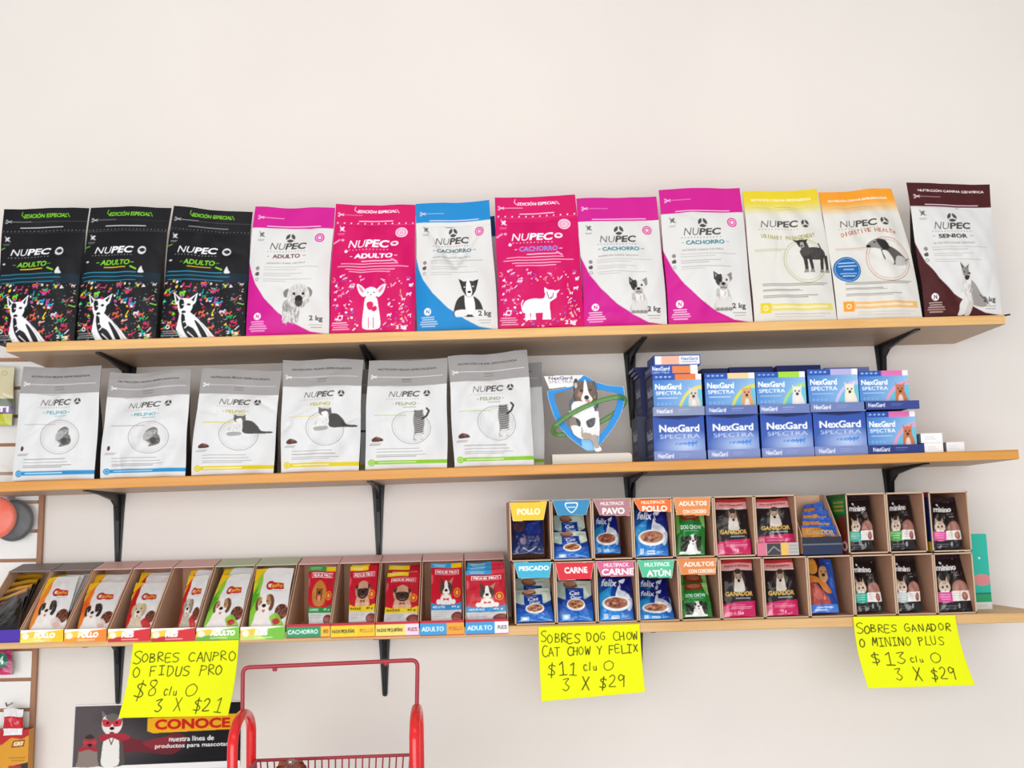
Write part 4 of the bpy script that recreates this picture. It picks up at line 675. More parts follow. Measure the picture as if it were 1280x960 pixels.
def aussie_art(nu, nv):
    c = Cv(800, 800, nu, nv, 'eef0f2'); c.blob([(290, 120), (320, 95), (350, 130), (360, 300), (330, 320), (290, 300)], '4a3d36'); c.blob([(440, 135), (495, 120), (515, 250), (500, 330), (450, 320)], '54463e'); c.blob([(330, 125), (460, 125), (500, 240), (480, 310), (330, 310), (305, 240)], '6b584c')
    c.blob([(392, 130), (412, 130), (430, 230), (465, 300), (420, 330), (360, 300), (380, 230)], 'f2eeea'); c.ell(410, 280, 22, 20, '1d1918'); c.blob([(395, 305), (440, 300), (425, 330)], 'd88a98'); c.ell(365, 215, 14, 10, '2a201a'); c.ell(450, 212, 14, 10, '2a201a'); c.blob([(340, 225), (375, 245), (350, 280), (330, 260)], 'a97c5c'); c.ell(315, 165, 14, 26, 'c8bcb2')
    c.blob([(250, 300), (290, 270), (300, 360), (270, 400), (240, 390)], '55616e'); c.blob([(470, 370), (520, 340), (510, 400), (460, 410)], '45505c'); c.blob([(290, 320), (420, 330), (480, 400), (440, 560), (330, 560), (270, 430)], 'f4f5f6')
    c.blob([(240, 450), (330, 480), (340, 550), (280, 560), (245, 520)], '8d8076'); c.blob([(300, 470), (345, 500), (335, 560)], '3f444a'); c.blob([(400, 500), (480, 470), (470, 540), (420, 560)], '4a4e54'); c.blob([(265, 540), (350, 560), (352, 660), (300, 640)], 'f4f2ef'); c.blob([(352, 560), (362, 560), (362, 640), (350, 640)], '9aa0a6'); c.blob([(360, 610), (440, 620), (430, 690), (370, 670)], 'b5a294'); c.blob([(440, 560), (505, 570), (505, 640), (450, 640)], 'f0ede9'); c.blob([(440, 640), (505, 640), (510, 740), (470, 750)], 'b8a698'); c.ell(500, 765, 36, 14, 'f4f4f4')
    r = random.Random(4)
    for _ in range(260): x, y = r.uniform(250, 510), r.uniform(120, 640); c.line([(x, y), (x+r.uniform(-6, 6), y+18)], 3, r.choice(('ffffff', '8f857c', 'c8c2bc')), .35)
    return c.get()
def aussie_sil(nu, nv): c = Cv(800, 800, nu, nv, '000000'); c.blob(DOGP, 'ffffff'); return c.get()
YS = -.2
xa, za = px(680, 568.3, YS); xb, _ = px(788.3, 568.3, YS); _, zt = px(734, 460, YS); xm = (xa+xb)/2; zb_ = zs(1, xm); HS = zt-za
stand = thing('display_stand', 'shield-shaped cut-out stand with a tricolour dog on the middle shelf', 'display stand', (xm, YS, zb_))
bx = [px(x, 573, YS-.03)[0]-xm for x in (690.5, 790)]; zbt = px(740, 567, YS-.03)[1]-zb_
b = MB(); rr = .006; b.prism([(bx[0], -.03, 0), (bx[1], -.03, 0), (bx[1], -.03, zbt-rr), (bx[1]-rr*.4, -.03, zbt-rr*.4), (bx[1]-rr, -.03, zbt), (bx[0], -.03, zbt)], (0, .06, 0), rgb('ddd8ce')); b.build('base', CARD, stand)
z1 = za-zb_
cutout('shield', shield_art, 800, 800, xb-xa, HS, shield_sil, CARD, stand, (0, .004, z1)); cutout('dog_cutout', aussie_art, 800, 800, xb-xa, HS, aussie_sil, CARD, stand, (0, -.004, z1))
b = MB(); sc = (xb-xa)/800
pts = []
for a in np.linspace(0, 2*np.pi, 64, endpoint=False):
    ex, ey = 368*math.cos(a), 92*math.sin(a); ro = -.4; X_, Y_ = 432+ex*math.cos(ro)-ey*math.sin(ro), 450+ex*math.sin(ro)+ey*math.cos(ro)
    pts.append(((X_-400)*sc, -.010 if math.sin(a) < 0 else .013, z1+(800-Y_)*HS/800))
pts = np.array(pts); pts[:, 1] = np.convolve(np.concatenate([pts[-4:, 1], pts[:, 1], pts[:4, 1]]), np.ones(9)/9, 'valid')
b.tube(pts, .006, 8, (1, 1, 1), closed=True, sx=.18, ref=(0, 1, 0)); b.build('green_ribbon', mat('green_acrylic', .25, '5a9a3c', alpha=.62), stand)

# ------------------------------------------------------------------ blue parasite-tablet cartons
def quads(x0, x1, y0, y1, Y):             # photo box -> world x range and z range on plane Y
    ym, xm_ = (y0+y1)/2, (x0+x1)/2; return px(x0, ym, Y)[0], px(x1, ym, Y)[0], px(xm_, y1, Y)[1], px(xm_, y0, Y)[1]
def art_box(b, x0, x1, y0, y1, z0, z1, front, side=None, col='1c2f7c', sidecol=None, res=.0016):
    def g(A, B, D, art, n):
        ww, hh = np.linalg.norm(B-A), np.linalg.norm(D-A)
        nu, nv = (max(2, int(ww/res)), max(2, int(hh/res))) if callable(art) else (2, 2); s, t = np.meshgrid(np.linspace(0, 1, nu), np.linspace(0, 1, nv))
        b.grid(A+(B-A)*s[..., None]+(D-A)*t[..., None], art(nu, nv) if callable(art) else rgb(art), smooth=False)
    V = lambda *q: np.array(q, float)
    g(V(x0, y0, z0), V(x1, y0, z0), V(x0, y0, z1), front or col, 0); g(V(x0, y1, z0), V(x0, y0, z0), V(x0, y1, z1), side or sidecol or col, 1)
    g(V(x1, y0, z0), V(x1, y1, z0), V(x1, y0, z1), sidecol or col, 2); g(V(x1, y1, z0), V(x0, y1, z0), V(x1, y1, z1), col, 3)
    g(V(x0, y0, z1), V(x1, y0, z1), V(x0, y1, z1), col, 4); g(V(x0, y1, z0), V(x1, y1, z0), V(x0, y0, z0), col, 5)
def art_side(bgc):
    def f(nu, nv):
        c = Cv(100, 60, nu, nv, bgc); c.text('NexGard', 22, 16, 90, 30, 'c8cfe6', 0, .03); c.text('SPECTRA', 24, 35, 88, 43, '8f9ac4', 0, 0); c.rect(0, 50, 100, 52, '8f9ac4', .5); return c.get()
    return f
def art_lip(bgc, fg='e8eefc'): return art_flat(bgc, ('text', 'NexGard', 8, 10, 38, 28, fg, 0, .03), ('lines', [(48, 70, 14), (48, 66, 22)], fg, 2, .4))
YF = -.258
GR = 'blue tablet cartons stacked on the middle shelf'
low = [(817, 881, 520, 574, 'first'), (884, 948.5, 518.5, 572, 'second'), (951.5, 1016, 517, 570.5, 'third'), (1017.5, 1083, 515, 568.5, 'fourth')]
ztop = []
for n, (xa_, xb_, ya_, yb_, o_) in enumerate(low):
    X0, X1, _, zt_ = quads(xa_, xb_, ya_, yb_, YF); xm = (X0+X1)/2; z0 = zs(1, xm); b = MB()
    o = thing('tablet_carton', 'plain blue carton with white lettering, '+o_+' from left in the bottom row', 'carton', (xm, YF, z0), GR); hh = zt_-z0; ztop.append(zt_)
    art_box(b, X0-xm, X1-xm, 0, .118, 0, hh, art_spectra_plain, art_side('3a4160') if n == 0 else None, '1a2a72'); b.build('carton_body', CARD, o)
    b = MB(); art_box(b, X0-xm-.0008, X1-xm+.0008, -.0016, .004, .0, hh*.22, art_lip('7f8fc6'), None, '33448e'); b.build('front_lip', CARD, o)
def petbox(xa_, xb_, ya_, yb_, z0, art, lipc, lx, label, side=None, lipx=None):
    X0, X1, zl, zt_ = quads(xa_, xb_, ya_, yb_, YF); xm = (X0+X1)/2; z0 = zl if z0 is None else z0
    o = thing('tablet_carton', label, 'carton', (xm, YF, z0), GR); hh = zt_-z0; b = MB()
    art_box(b, X0-xm, X1-xm, .004, .11, .0015, hh, art, side, '1d3078'); b.build('carton_body', CARD, o)
    L0, L1 = (px(lx[0], yb_, YF)[0]-xm, px(lx[1], yb_, YF)[0]-xm); b = MB(); art_box(b, L0, L1, -.008, .0035, 0, hh*.21, art_lip(lipc), None, lipc); b.build('front_lip', CARD, o); return z0+hh
OR, PK = 'e8793a', 'e070b0'
petbox(1085, 1146, 514, 564, zs(1, px(1115, 560, YF)[0]), art_spectra_pet(PK, 'e89ab8', 'c8744a'), '26387e', (1085, 1154), 'blue carton with pink tab and reddish dog at the right end of the bottom row')
z5 = px(1115, 512, YF)[1]
uz = petbox(817, 878, 467.5, 519, ztop[0]+.0004, art_spectra_pet(OR, 'e6d46a', 'd8cfc4'), '8a94b4', (816, 880), 'upper blue carton with orange tab and yellow arc under two small flat boxes', art_side('2a3358'))
petbox(882, 945, 466, 518, ztop[1]+.0004, art_spectra_pet('f0cf98', 'd8d850', 'd8a474'), '5d70ae', (881, 949), 'upper blue carton with cream tab and tan dog beside the orange-tabbed one')
petbox(946, 1008, 464.5, 516, ztop[2]+.0004, art_spectra_pet('a8d83a', 'a8d87a', 'e8e4de'), '6f80b8', (946, 1012), 'upper blue carton with lime green tab and small white dog')
petbox(1011, 1074, 461, 514, ztop[3]+.0004, art_spectra_pet('b8b0e0', 'c8c0ec', 'f0e8d0'), '7080b4', (1011, 1081), 'upper blue carton with lilac tab and fluffy cream dog')
petbox(1075, 1137, 463, 512, z5+.0006, art_spectra_pet(PK, 'e89ab8', 'c8744a'), '34458c', (1079, 1148), 'upper blue carton with pink tab at the right end above another pink one')
def flatbox(xa_, xb_, ya_, yb_, z0, Y, D, front, col, label, grp=None, sidec=None, name='medicine_box', side=None):
    X0, X1, zl, zt_ = quads(xa_, xb_, ya_, yb_, Y); xm = (X0+X1)/2; z0 = zl if z0 is None else z0; b = MB(); art_box(b, X0-xm, X1-xm, 0, D, 0, zt_-z0, front, side, col, sidec)
    return tag(b.build(name, CARD, None, (xm, Y, z0)), label, 'box', grp), zt_
fb = art_flat('2450ac', ('text', 'NexGard', 4, 6, 40, 24, 'f6f8ff', 0, .03), ('text', 'SPECTRA', 4, 28, 40, 36, 'dbe4f8', 0, 0), ('rect', 46, 4, 84, 34, 'e8823c'), ('rect', 84, 0, 100, 40, 'f0f0f4'))
fw = art_flat('2a54a8', ('rect', 3, 6, 97, 36, 'f2eff0'), ('rect', 16, 6, 54, 36, 'f2b49a'), ('text', 'NexGard', 58, 9, 94, 22, '7a8ac0', 0, .03), ('lines', [(58, 92, 28)], '8a9ac8', 4))
_, zq = flatbox(813.5, 872, 456.5, 467, uz+.0004, YF+.004, .1, fb, '1d3078', 'small blue box with orange patch lying on the orange-tabbed carton', 'small boxes on the stack', side=art_side('232c58'))
flatbox(817.5, 875.5, 443.5, 456, zq+.0004, YF+.004, .1, fw, '274a9c', 'white and salmon flat box on top of the tall blue stack', 'small boxes on the stack')
# the row behind
YB = -.128
back = [(797, 852, 520, 566, 'dark carton at the back left corner of the blue stack, lower one', 1, '3c4058'), (880, 912, 460.5, 560, 'navy carton standing behind the cream-tabbed one', 0, '17266a'), (914, 969, 458.5, 560, 'navy carton standing behind the lime-tabbed one', 0, '17266a'), (974, 1029, 456.5, 560, 'navy carton standing behind the lilac-tabbed one', 0, '17266a'), (1035, 1090, 459, 560, 'grey-blue carton standing behind the pink-tabbed one', 0, '7d8ac0')]
for xa_, xb_, ya_, yb_, lab, sd, cc in back:
    X0, X1, _, zt_ = quads(xa_, xb_, ya_, yb_, YB); xm = (X0+X1)/2; z0 = zs(1, xm); b = MB(); art_box(b, X0-xm, X1-xm, 0, .095, 0, zt_-z0, None, art_side(cc) if sd else None, cc)
    tag(b.build('tablet_carton', CARD, None, (xm, YB, z0)), lab, 'carton', GR)
    if sd: zk = zt_
X0, X1, _, zt_ = quads(801, 856, 470, 520, YB); xm = (X0+X1)/2; b = MB(); art_box(b, X0-xm, X1-xm, 0, .095, 0, zt_-zk-.0004, None, art_side('2a3260'), '1c2454'); tag(b.build('tablet_carton', CARD, None, (xm, YB, zk+.0004)), 'dark carton at the back left corner of the blue stack, upper one', 'carton', GR); zk2 = zt_
for k in range(3):
    h = (px(800, 459, YB)[1]-zk2)/3; z0 = zk2+.0004+k*h; b = MB(); art_box(b, X0-xm-.004-.006*k, X1-xm-.02, 0, .09, 0, h-.0006, None, art_flat('1c2560', ('text', 'NexGard', 20, 6, 80, 30, 'd8def2', 0, .03)), '1a2258'); tag(b.build('tablet_carton', CARD, None, (xm, YB, z0)), ('lowest', 'middle', 'topmost')[k]+' thin navy box stacked beside the bracket behind the orange-tabbed carton', 'carton', GR)
wf = art_flat('f2f2f2', ('lines', [(20, 60, 16), (20, 70, 24)], 'c8c8cc', 3, .7))
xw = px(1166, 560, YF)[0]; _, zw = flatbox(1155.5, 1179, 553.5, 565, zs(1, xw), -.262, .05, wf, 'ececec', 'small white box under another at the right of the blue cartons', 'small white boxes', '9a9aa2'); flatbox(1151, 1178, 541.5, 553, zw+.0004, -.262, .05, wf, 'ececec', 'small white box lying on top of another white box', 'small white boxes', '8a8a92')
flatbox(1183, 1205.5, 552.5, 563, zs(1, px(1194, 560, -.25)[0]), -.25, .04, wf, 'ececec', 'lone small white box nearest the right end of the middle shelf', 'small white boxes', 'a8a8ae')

# ------------------------------------------------------------------ slanted display trays with pouches (lowest shelf, left)
KR = rgb('dcb598')
YL = -.288                                 # front of the trays
def lip_art(kind, *a):
    if kind == 'canpro':
        c1, c2, txt = a; return art_flat('f3efe6', ('poly', [(0, 12), (30, 6), (60, 18), (40, 40), (0, 40)], 'f0c83a'), ('poly', [(30, 40), (62, 8), (100, 2), (100, 40)], c1), ('poly', [(0, 30), (40, 22), (60, 40), (0, 40)], c2), ('ell', 12, 20, 8, 9, 'f6f0e6', 0, .9), ('text', txt, 32, 11, 32+9.5*len(txt), 27, 'ffffff', .1, .06), ('lines', [(32, 72, 33)], 'f6ead8', 4, .7))
    if kind == 'fidus':
        c1, c2, t1, t2, k1, k2, sp = a; return art_flat('c0122e', ('rect', 0, 8, sp, 37, c1), ('rect', sp, 8, 100, 37, c2), ('text', t1, 4, 16, sp-6, 28, k1, 0, .03), ('text', t2, sp+6, 17, 96, 27, k2, 0, .02))
TR = [  # lip left, right, top y, bottom y; roof colour; lip art; label
 (-34, 24, 788, 804, '8a7c7a', art_flat('4420a0', ('lines', [(0, 100, 37)], '2c1470', 3)), 'purple-fronted display tray of black pouches at the left end of the lowest shelf', 'plain'),
 (25.5, 79, 787, 803, '857876', lip_art('canpro', 'eec21a', 'f0dc5a', 'POLLO'), 'display tray with yellow POLLO front on the lowest shelf', 'canpro'),
 (80.5, 133, 786, 802.5, 'e2b4ac', lip_art('canpro', 'e8821e', 'f0962a', 'POLLO'), 'display tray with orange POLLO front on the lowest shelf', 'canpro'),
 (135, 187.5, 785.5, 802, 'e4b6b0', lip_art('canpro', 'd01c26', 'c01a22', 'RES'), 'left of two display trays with red RES fronts', 'canpro'),
 (189, 243.5, 785, 801.5, 'e4b6b0', lip_art('canpro', 'd01c26', 'c01a22', 'RES'), 'right of two display trays with red RES fronts', 'canpro'),
 (245.5, 299, 784, 800, 'c2cdac', lip_art('canpro', '7cc23a', '5fae3a', 'ADULTO'), 'display tray with green and red front right of the red ones', 'canpro'),
 (300.5, 356, 783, 799.5, 'c4d0b0', lip_art('canpro', '74be36', 'c8dc6a', 'RES'), 'display tray with lime green front beside the red pouch trays', 'canpro'),
 (358, 412.5, 780, 797.5, 'e6b6b4', lip_art('fidus', '1f9460', 'f0c030', 'CACHORRO', '85', 'eef6ee', '8a3a1a', 78), 'red display tray with green CACHORRO front strip', 'fidus'),
 (413.5, 468.5, 778.5, 797, 'e6b6b4', lip_art('fidus', 'f2d01c', 'f2c81c', 'RAZAS PEQUEÑAS', 'POLLO', '3a2c10', 'b06a1a', 60), 'red display tray with all-yellow front strip and pug pouches', 'fidus'),
 (469.5, 523.5, 777, 795.5, 'e6b6b4', lip_art('fidus', 'f0dc6a', 'f0d4e0', 'RAZAS PEQUEÑAS', 'RES', '3a3420', '8a2a4a', 68), 'red display tray with yellow and pink front strip and pug pouches', 'fidus'),
 (525, 580, 775.5, 794.5, 'e6b8b6', lip_art('fidus', '2f9ad4', 'eba230', 'ADULTO', 'POLLO', 'f4f8fc', 'b06a1a', 60), 'red display tray with blue and orange ADULTO front strip', 'fidus'),
 (582, 635.5, 774, 793, 'e6b8b6', lip_art('fidus', '2f9ad4', 'f0ecee', 'ADULTO', 'RES', 'f4f8fc', '5a4a50', 68), 'red display tray with blue and white ADULTO front strip, packed full', 'fidus')]
TRB = []; ROOFY = -.105; PW = .0016
for (x0_, x1_, ty, by, rc, lart, lab, kd) in TR:
    xm_ = (x0_+x1_)/2; X0, X1 = px(x0_, (ty+by)/2, YL)[0], px(x1_, (ty+by)/2, YL)[0]; xm = (X0+X1)/2; z0 = zs(2, xm)+.0006; W0, W1 = X0-xm, X1-xm
    lip = px(xm_, ty, YL)[1]-z0; zr = px(xm_+(600-xm_)*.067, 714-(xm_-40)*.0245, ROOFY)[1]-z0; zrb = zr+.016; D = .266; lb = px(xm_, by, YL)[1]-z0
    TRB.append((X0+.0025, X1-.0035, z0+zr-.003)); o = thing('display_tray', lab, 'display box', (xm, YL, z0), 'slanted pouch display trays'); b = MB(); yr = ROOFY-YL
    b.box(W0, W1, .002, D, 0, .002, KR)
    for xx in (W0, W1-PW): b.prism([(xx, y, z) for y, z in ((.002, .002), (.002, lip-.002), (yr, zr), (D, zrb), (D, .002))], (PW, 0, 0), KR)
    b.box(W0+PW, W1-PW, D-PW, D, .002, zrb-.002, KR); b.build('tray_body', KRAFT, o)
    b = MB(); art_box(b, W0, W1, 0, .002, lb, lip, lart, None, '9b735a'); b.build('front_lip', CARD, o)
    b = MB(); b.prism([(W0, yr-.003, zr+.0005), (W0, yr-.003, zr+.0022), (W0, D, zrb+.0022), (W0, D, zrb+.0005)], (W1-W0, 0, 0), rgb(rc)); b.build('top_flap', CARD, o)
def pouch(label, group, BL, BR, TL, TR_, art, yb, yt, zmin=None, m=FOIL, name='food_pouch', **k):
    xm = (px(*BL, yb)[0]+px(*BR, yb)[0])/2; z = (px(*BL, yb)[1]+px(*BR, yb)[1])/2
    if zmin is not None: z = max(z, zmin)
    d = dict(Db=.002, seal=.09, bulge=.0045, noise=.001, gus='8a8a8e', back='b0b0b4', wave=.001, parts=False, rim=.0005, skew=1, res=.00125); d.update(k)
    return pack(name, label, 'pouch', group, BL, BR, TL, TR_, z, yb, yt, art, m=m, **d)
SB = (('f2ebe4', '2f2a2a', '2f2a2a'), 0); LB = (('d9c9a8', 'cbb892', 'c4b08a', 'd8c8ac'), 1); JK = (('f2ebe4', 'b98a5c', '6b4a34'), 1); DP = (('cabfae', 'a89a86', '8a7c6a', 'b9ab98'), 1)
A1, A2, A3, A4, A5 = (art_canpro('ee7a1c', 'ee8a22', *SB), art_canpro('e85a1c', 'ee7a22', *SB), art_canpro('b8141e', 'c41822', *LB), art_canpro('b8141e', 'c41822', *DP), art_canpro('4fa024', '8ac83a', *JK))
GC = 'white dog pouches in the slanted trays'; ybp, ytp = -.264, -.135
def two(art, BL, BR, TL, TR_, off, lab, n=2, g=GC, tray=None, **k):
    tray = next(i for i, r in enumerate(TR) if r[0] <= BL[0]+(2 if BL[0] > 500 else -2) and BL[0] < r[1]-3)
    for j in range(n):
        s = n-1-j            # the hindmost first
        d = s*off[0]; q = s*.023; w = {0: 'front ', 1: 'second ', 2: 'third '}[s] if n > 1 else ''
        pouch(w+lab if s == 0 or n == 1 else w+lab+', behind the front one', g, BL, BR, (TL[0]+s*off[0], TL[1]+s*off[1]), (TR_[0]+s*off[0], TR_[1]+s*off[1]), art, ybp+q, ytp+q-s*off[1]*.0021/.14*(ytp-ybp)*1.3, seed=int(TL[0])*3+j, lim=TRB[tray][:2], limt=TRB[tray][2], **k)
two(A1, (36, 787), (82, 786), (50, 722.5), (99, 720), (6.5, -1.5), 'spotted pup pouch in the yellow POLLO tray', 3)
two(A2, (97, 787), (139, 786), (112.5, 729), (158, 727), (6.5, -10), 'spotted pup pouch in the orange POLLO tray')
two(A3, (157, 785), (194, 785), (170, 729), (209, 728), (7.5, -13), 'labrador pup pouch in the left red RES tray')
two(A4, (222.5, 784), (252, 783), (236, 720), (270, 719), (3, -7), 'pale dog pouch in the right red RES tray')
two(A5, (254, 784), (301, 783), (278, 719), (319, 717), (3, -8), 'brown and white dog pouch in the green and red tray')
two(A5, (311, 784), (358, 782), (321, 711), (375, 709.5), (1, -1), 'brown and white dog pouch in the lime green tray', 1)
def art_blackcat(nu, nv):
    c = Cv(100, 140, nu, nv, '0b0b0c'); c.rect(0, 0, 100, 16, 'c08a1c'); c.rect(0, 12, 100, 16, '7a5410'); c.lines([(6, 90, 6)], 'e0b84a', 2, .6); c.text('cat', 10, 24, 40, 34, '8a2a2a', 0, .02); c.ell(30, 96, 9, 6, 'cfcfc8'); c.ell(32, 96, 3.5, 5, '111111'); c.ell(72, 94, 4, 3, '8a8a84', a=.7)
    c.b((10, 60, 80, 80), [(.1, .2), (.2, .0), (.4, .18), (.7, .15), (.9, .0), (.95, .3), (.9, .9), (.1, .9)], '141416', .6); return c.get()
for s in (3, 2, 1, 0):
    pouch(('front', 'second', 'third', 'hindmost')[s]+' black pouch with gold top in the purple tray', 'black pouches in the purple tray', (-27, 790), (22, 788), (-14+s*8, 748-s*10), (34+s*7, 735-s*6), art_blackcat, -.264+s*.027, -.16+s*.036, seed=40+s, m=GLOSS, lim=TRB[0][:2], limt=TRB[0][2])
GF = 'red dog pouches in the slanted trays'
F1 = art_fidus('2a9448', 'f0c41c', '1f8a3c', chow, (18, 38, 56, 66), bandtext='CACHORRO'); F2 = art_fidus('f2d21c', 'c3122c', 'e8c81a', pug, (22, 40, 58, 68), bandtext='RAZAS'); F3 = art_fidus('2a9ad4', 'f0c41c', '2a8ac8', corgi_head, (18, 36, 62, 74)); F4 = art_fidus('2a9ad4', 'd8304a', '2a8ac8', corgi_head, (24, 36, 58, 74))
two(F1, (386, 779), (417, 779.5), (386, 708), (426, 708), (1, -1), 'chow dog pouch in the green-striped red tray', 1, GF)
two(F2, (436, 778), (470, 777), (438, 708.5), (480, 706.5), (2, -5), 'pug pouch in the all-yellow-fronted tray', 2, GF)
two(F2, (480, 778), (524, 777.5), (484.5, 716), (531, 714.5), (2, -9), 'pug pouch in the yellow and pink fronted tray', 2, GF)
two(F3, (539, 776), (577, 776), (539, 704.5), (579, 703.5), (0, -1), 'bow-tied dog pouch in the blue and orange fronted tray', 1, GF)
ybp, ytp = -.27, -.2
two(F4, (582, 778), (635, 776), (582.5, 714), (634.5, 711), (1, -5), 'bow-tied dog pouch in the packed blue and white fronted tray', 3, GF)

# ------------------------------------------------------------------ two tiers of open cartons (lowest shelf, right)
YC, DC, HC = -.274, .2, .1445
def header(o, pts, bgc, xm, z0, rows, edge='efe2d6'):
    """hanging trapezoid flap: pts = photo corners TL, TR, BR, BL"""
    q = np.array([px(*p_, YC-.004) for p_ in pts]); x0, x1, zb, zt_ = q[:, 0].min(), q[:, 0].max(), q[:, 1].min(), q[:, 1].max()
    W, H = 100, 100*(zt_-zb)/(x1-x0); loc = lambda p_: ((p_[0]-x0)/(x1-x0)*W, (zt_-p_[1])/(zt_-zb)*H); pp = np.array([loc(p_) for p_ in q])
    def art(nu, nv):
        c = Cv(W, H, nu, nv, edge); cen = pp.mean(0); c.poly(cen+(pp-cen)*.965, bgc)
        for (t, a0, b0, a1, b1, k_) in rows:
            if t == '*': c.blob([(a0, b0*H), ((a0+a1)/2, b0*H-1), (a1, b0*H), (a1-2, (b0+b1)/2*H), ((a0+a1)/2, b1*H), (a0+2, (b0+b1)/2*H)], k_); c.blob([(a0+3, b0*H+3), ((a0+a1)/2, b0*H+2), (a1-3, b0*H+3), (a1-5, (b0+b1)/2*H), ((a0+a1)/2, b1*H-3), (a0+5, (b0+b1)/2*H)], bgc); c.lines([(a0+6, a1-6, (b0+b1)/2*H-2)], k_, 3)
            else: c.text(t, a0, b0*H, a1, b1*H, k_, 0, .035)
        return c.get()
    def sil(nu, nv): c = Cv(W, H, nu, nv, '000000'); c.poly(pp, 'ffffff'); return c.get()
    return cutout('header_flap', art, W, H, x1-x0, zt_-zb, sil, CARD, o, ((x0+x1)/2-xm, -.004, zb-z0), .0012, .0011)
def carton(x0_, x1_, ymid, z0, lab, wall='c0957a', edge=None, back='a07a60', depth=DC, jag=None, lip=0, lipart=None, h=HC):
    X0, X1 = px(x0_, ymid, YC)[0], px(x1_, ymid, YC)[0]; xm = (X0+X1)/2; W0, W1 = X0-xm+.0002, X1-xm-.0002; k = rgb(wall); t = .003; rnd = random.Random(lab); b = MB()
    b.box(W0, W1, .001, depth, 0, t, k); b.box(W0, W1, depth-t, depth, t, h, k); b.box(W0+t, W1-t, .001, depth-t, h-t, h, k)
    for xx in (W0, W1-t):                                     # torn front edges on the side walls
        zz = np.linspace(t, h-t, 15); yy = [.001+rnd.uniform(0, .003) for _ in zz]
        b.prism([(xx, y, z) for y, z in zip(yy, zz)]+[(xx, depth-t, h-t), (xx, depth-t, t)], (t, 0, 0), k)
    ep = rgb(edge or 'cbb096'); n = 12
    for xx in (W0, W1-t): b.box(xx-.0001, xx+t+.0001, -.0002, .0014, 0, h-t*.5, ep)
    b.box(W0, W1, -.0002, .0014, h-t*1.1, h, ep); b.box(W0, W1, -.0002, .0014, 0, t, ep)
    o = tag(b.build('display_carton', KRAFT, None, (xm, YC, z0)), lab, 'display carton', 'open cartons stacked two high on the lowest shelf')
    if lip:
        b = MB(); art_box(b, W0, W1, -.0022, -.0004, 0, lip, lipart, None, '5a4636'); b.build('front_lip', CARD, o)
    return o, xm, z0+t, (xm+W0+t+.0015, xm+W1-t-.0015), z0+h-t-.003
LO = [(642.5, 694), (694.5, 745), (745.5, 796.5), (797, 849), (849.5, 900), (900.5, 954), (954.5, 1010), (1010.5, 1066), (1066.5, 1118.5), (1119, 1168.5), (1169, 1218)]
UPX = [(637, 689), (689.5, 740), (740.5, 790.5), (791, 841), (841.5, 892.5), (893, 943.5), (944, 996), (996.5, 1057), (1058.5, 1108.5), (1109, 1156.5), (1162.5, 1211.5)]
names = ['cat pouches under a turquoise PESCADO flap', 'cat pouches under a red CARNE flap', 'blue pouch under a pink CARNE flap', 'blue pouches under a mint ATÚN flap', 'green dog pouches under the lower ADULTOS flap', 'left red and black dog pouch, lower tier', 'right red and black dog pouch, lower tier', 'sausage pouch in blue, lower tier', 'black cat pouch with teal tag, lower tier', 'black cat pouch with brown-ringed tag, lower tier', 'black cat pouch with pink tag, lower tier']
namesU = ['dark blue pouch under a yellow POLLO flap', 'cat pouches under a blue crest flap', 'dark pouch under a mauve PAVO flap', 'blue pouch under an orange POLLO flap', 'green dog pouch under the upper ADULTOS flap', 'red and black dog pouch, upper tier', 'pale-topped black pouch above a pictured strip, upper tier', 'small tray of orange sachets, upper tier', 'black cat pouch with teal tag, upper tier', 'black cat pouch with green tag, upper tier', 'black cat pouch with pink tag, upper tier']
lowc, upc = [], []
for (a, b_), nm in zip(LO, names): xm = px((a+b_)/2, 735, YC)[0]; lowc.append(carton(a, b_, 735-(a-640)*.02, zs(2, xm)+.0006, 'open brown carton holding the '+nm))
strip = art_flat('b8b2ac', ('rect', 0, 0, 22, 40, 'd8708a'), ('rect', 24, 2, 56, 38, '3a3638'), ('line', [(26, 30), (40, 12), (54, 26)], 3, '9a9698'), ('rect', 58, 0, 74, 40, 'e8b85a'), ('lines', [(76, 98, 10), (76, 98, 20), (76, 98, 30)], '8a8684', 3))
for n, ((a, b_), nm) in enumerate(zip(UPX, namesU)):
    z = max(zs(2, px(a, 735, YC)[0]), zs(2, px(b_, 735, YC)[0]))+HC+.0034
    if n == 7: upc.append(None); continue
    upc.append(carton(a, b_, 655-(a-640)*.02, z, 'open brown carton holding the '+nm, lip=.03 if n == 6 else 0, lipart=strip))
def flap(c, pts, col, rows, **k): header(c[0], pts, col, c[1], c[0].location.z, rows, **k)
W_ = 'fdf8f2'
flap(upc[0], [(637, 628.5), (684, 626.5), (679.5, 650), (641, 651.5)], 'f2c428', [('POLLO', 20, .36, 80, .68, W_)]); flap(upc[1], [(690, 625.5), (738, 624.5), (733, 643.5), (697, 644.5)], '2a86b8', [('*', 34, .2, 66, .85, 'e8f2f8')]); flap(upc[2], [(741, 624.5), (788.5, 623.5), (787, 645), (750, 644.5)], 'b07a84', [('MULTIPACK', 20, .16, 82, .36, 'f0dcdc'), ('PAVO', 24, .5, 82, .86, W_)]); flap(upc[3], [(791, 624.5), (839, 624), (839, 640), (800, 639.5)], 'ee6a1c', [('MULTIPACK', 22, .14, 84, .36, 'fae0cc'), ('POLLO', 24, .5, 88, .92, W_)]); flap(upc[4], [(841.5, 622), (888.5, 621.5), (887, 644.5), (845.5, 644)], 'e08a4c', [('ADULTOS', 14, .22, 88, .46, 'faeee0'), ('CON CORDERO', 24, .66, 86, .86, 'faeee0')])
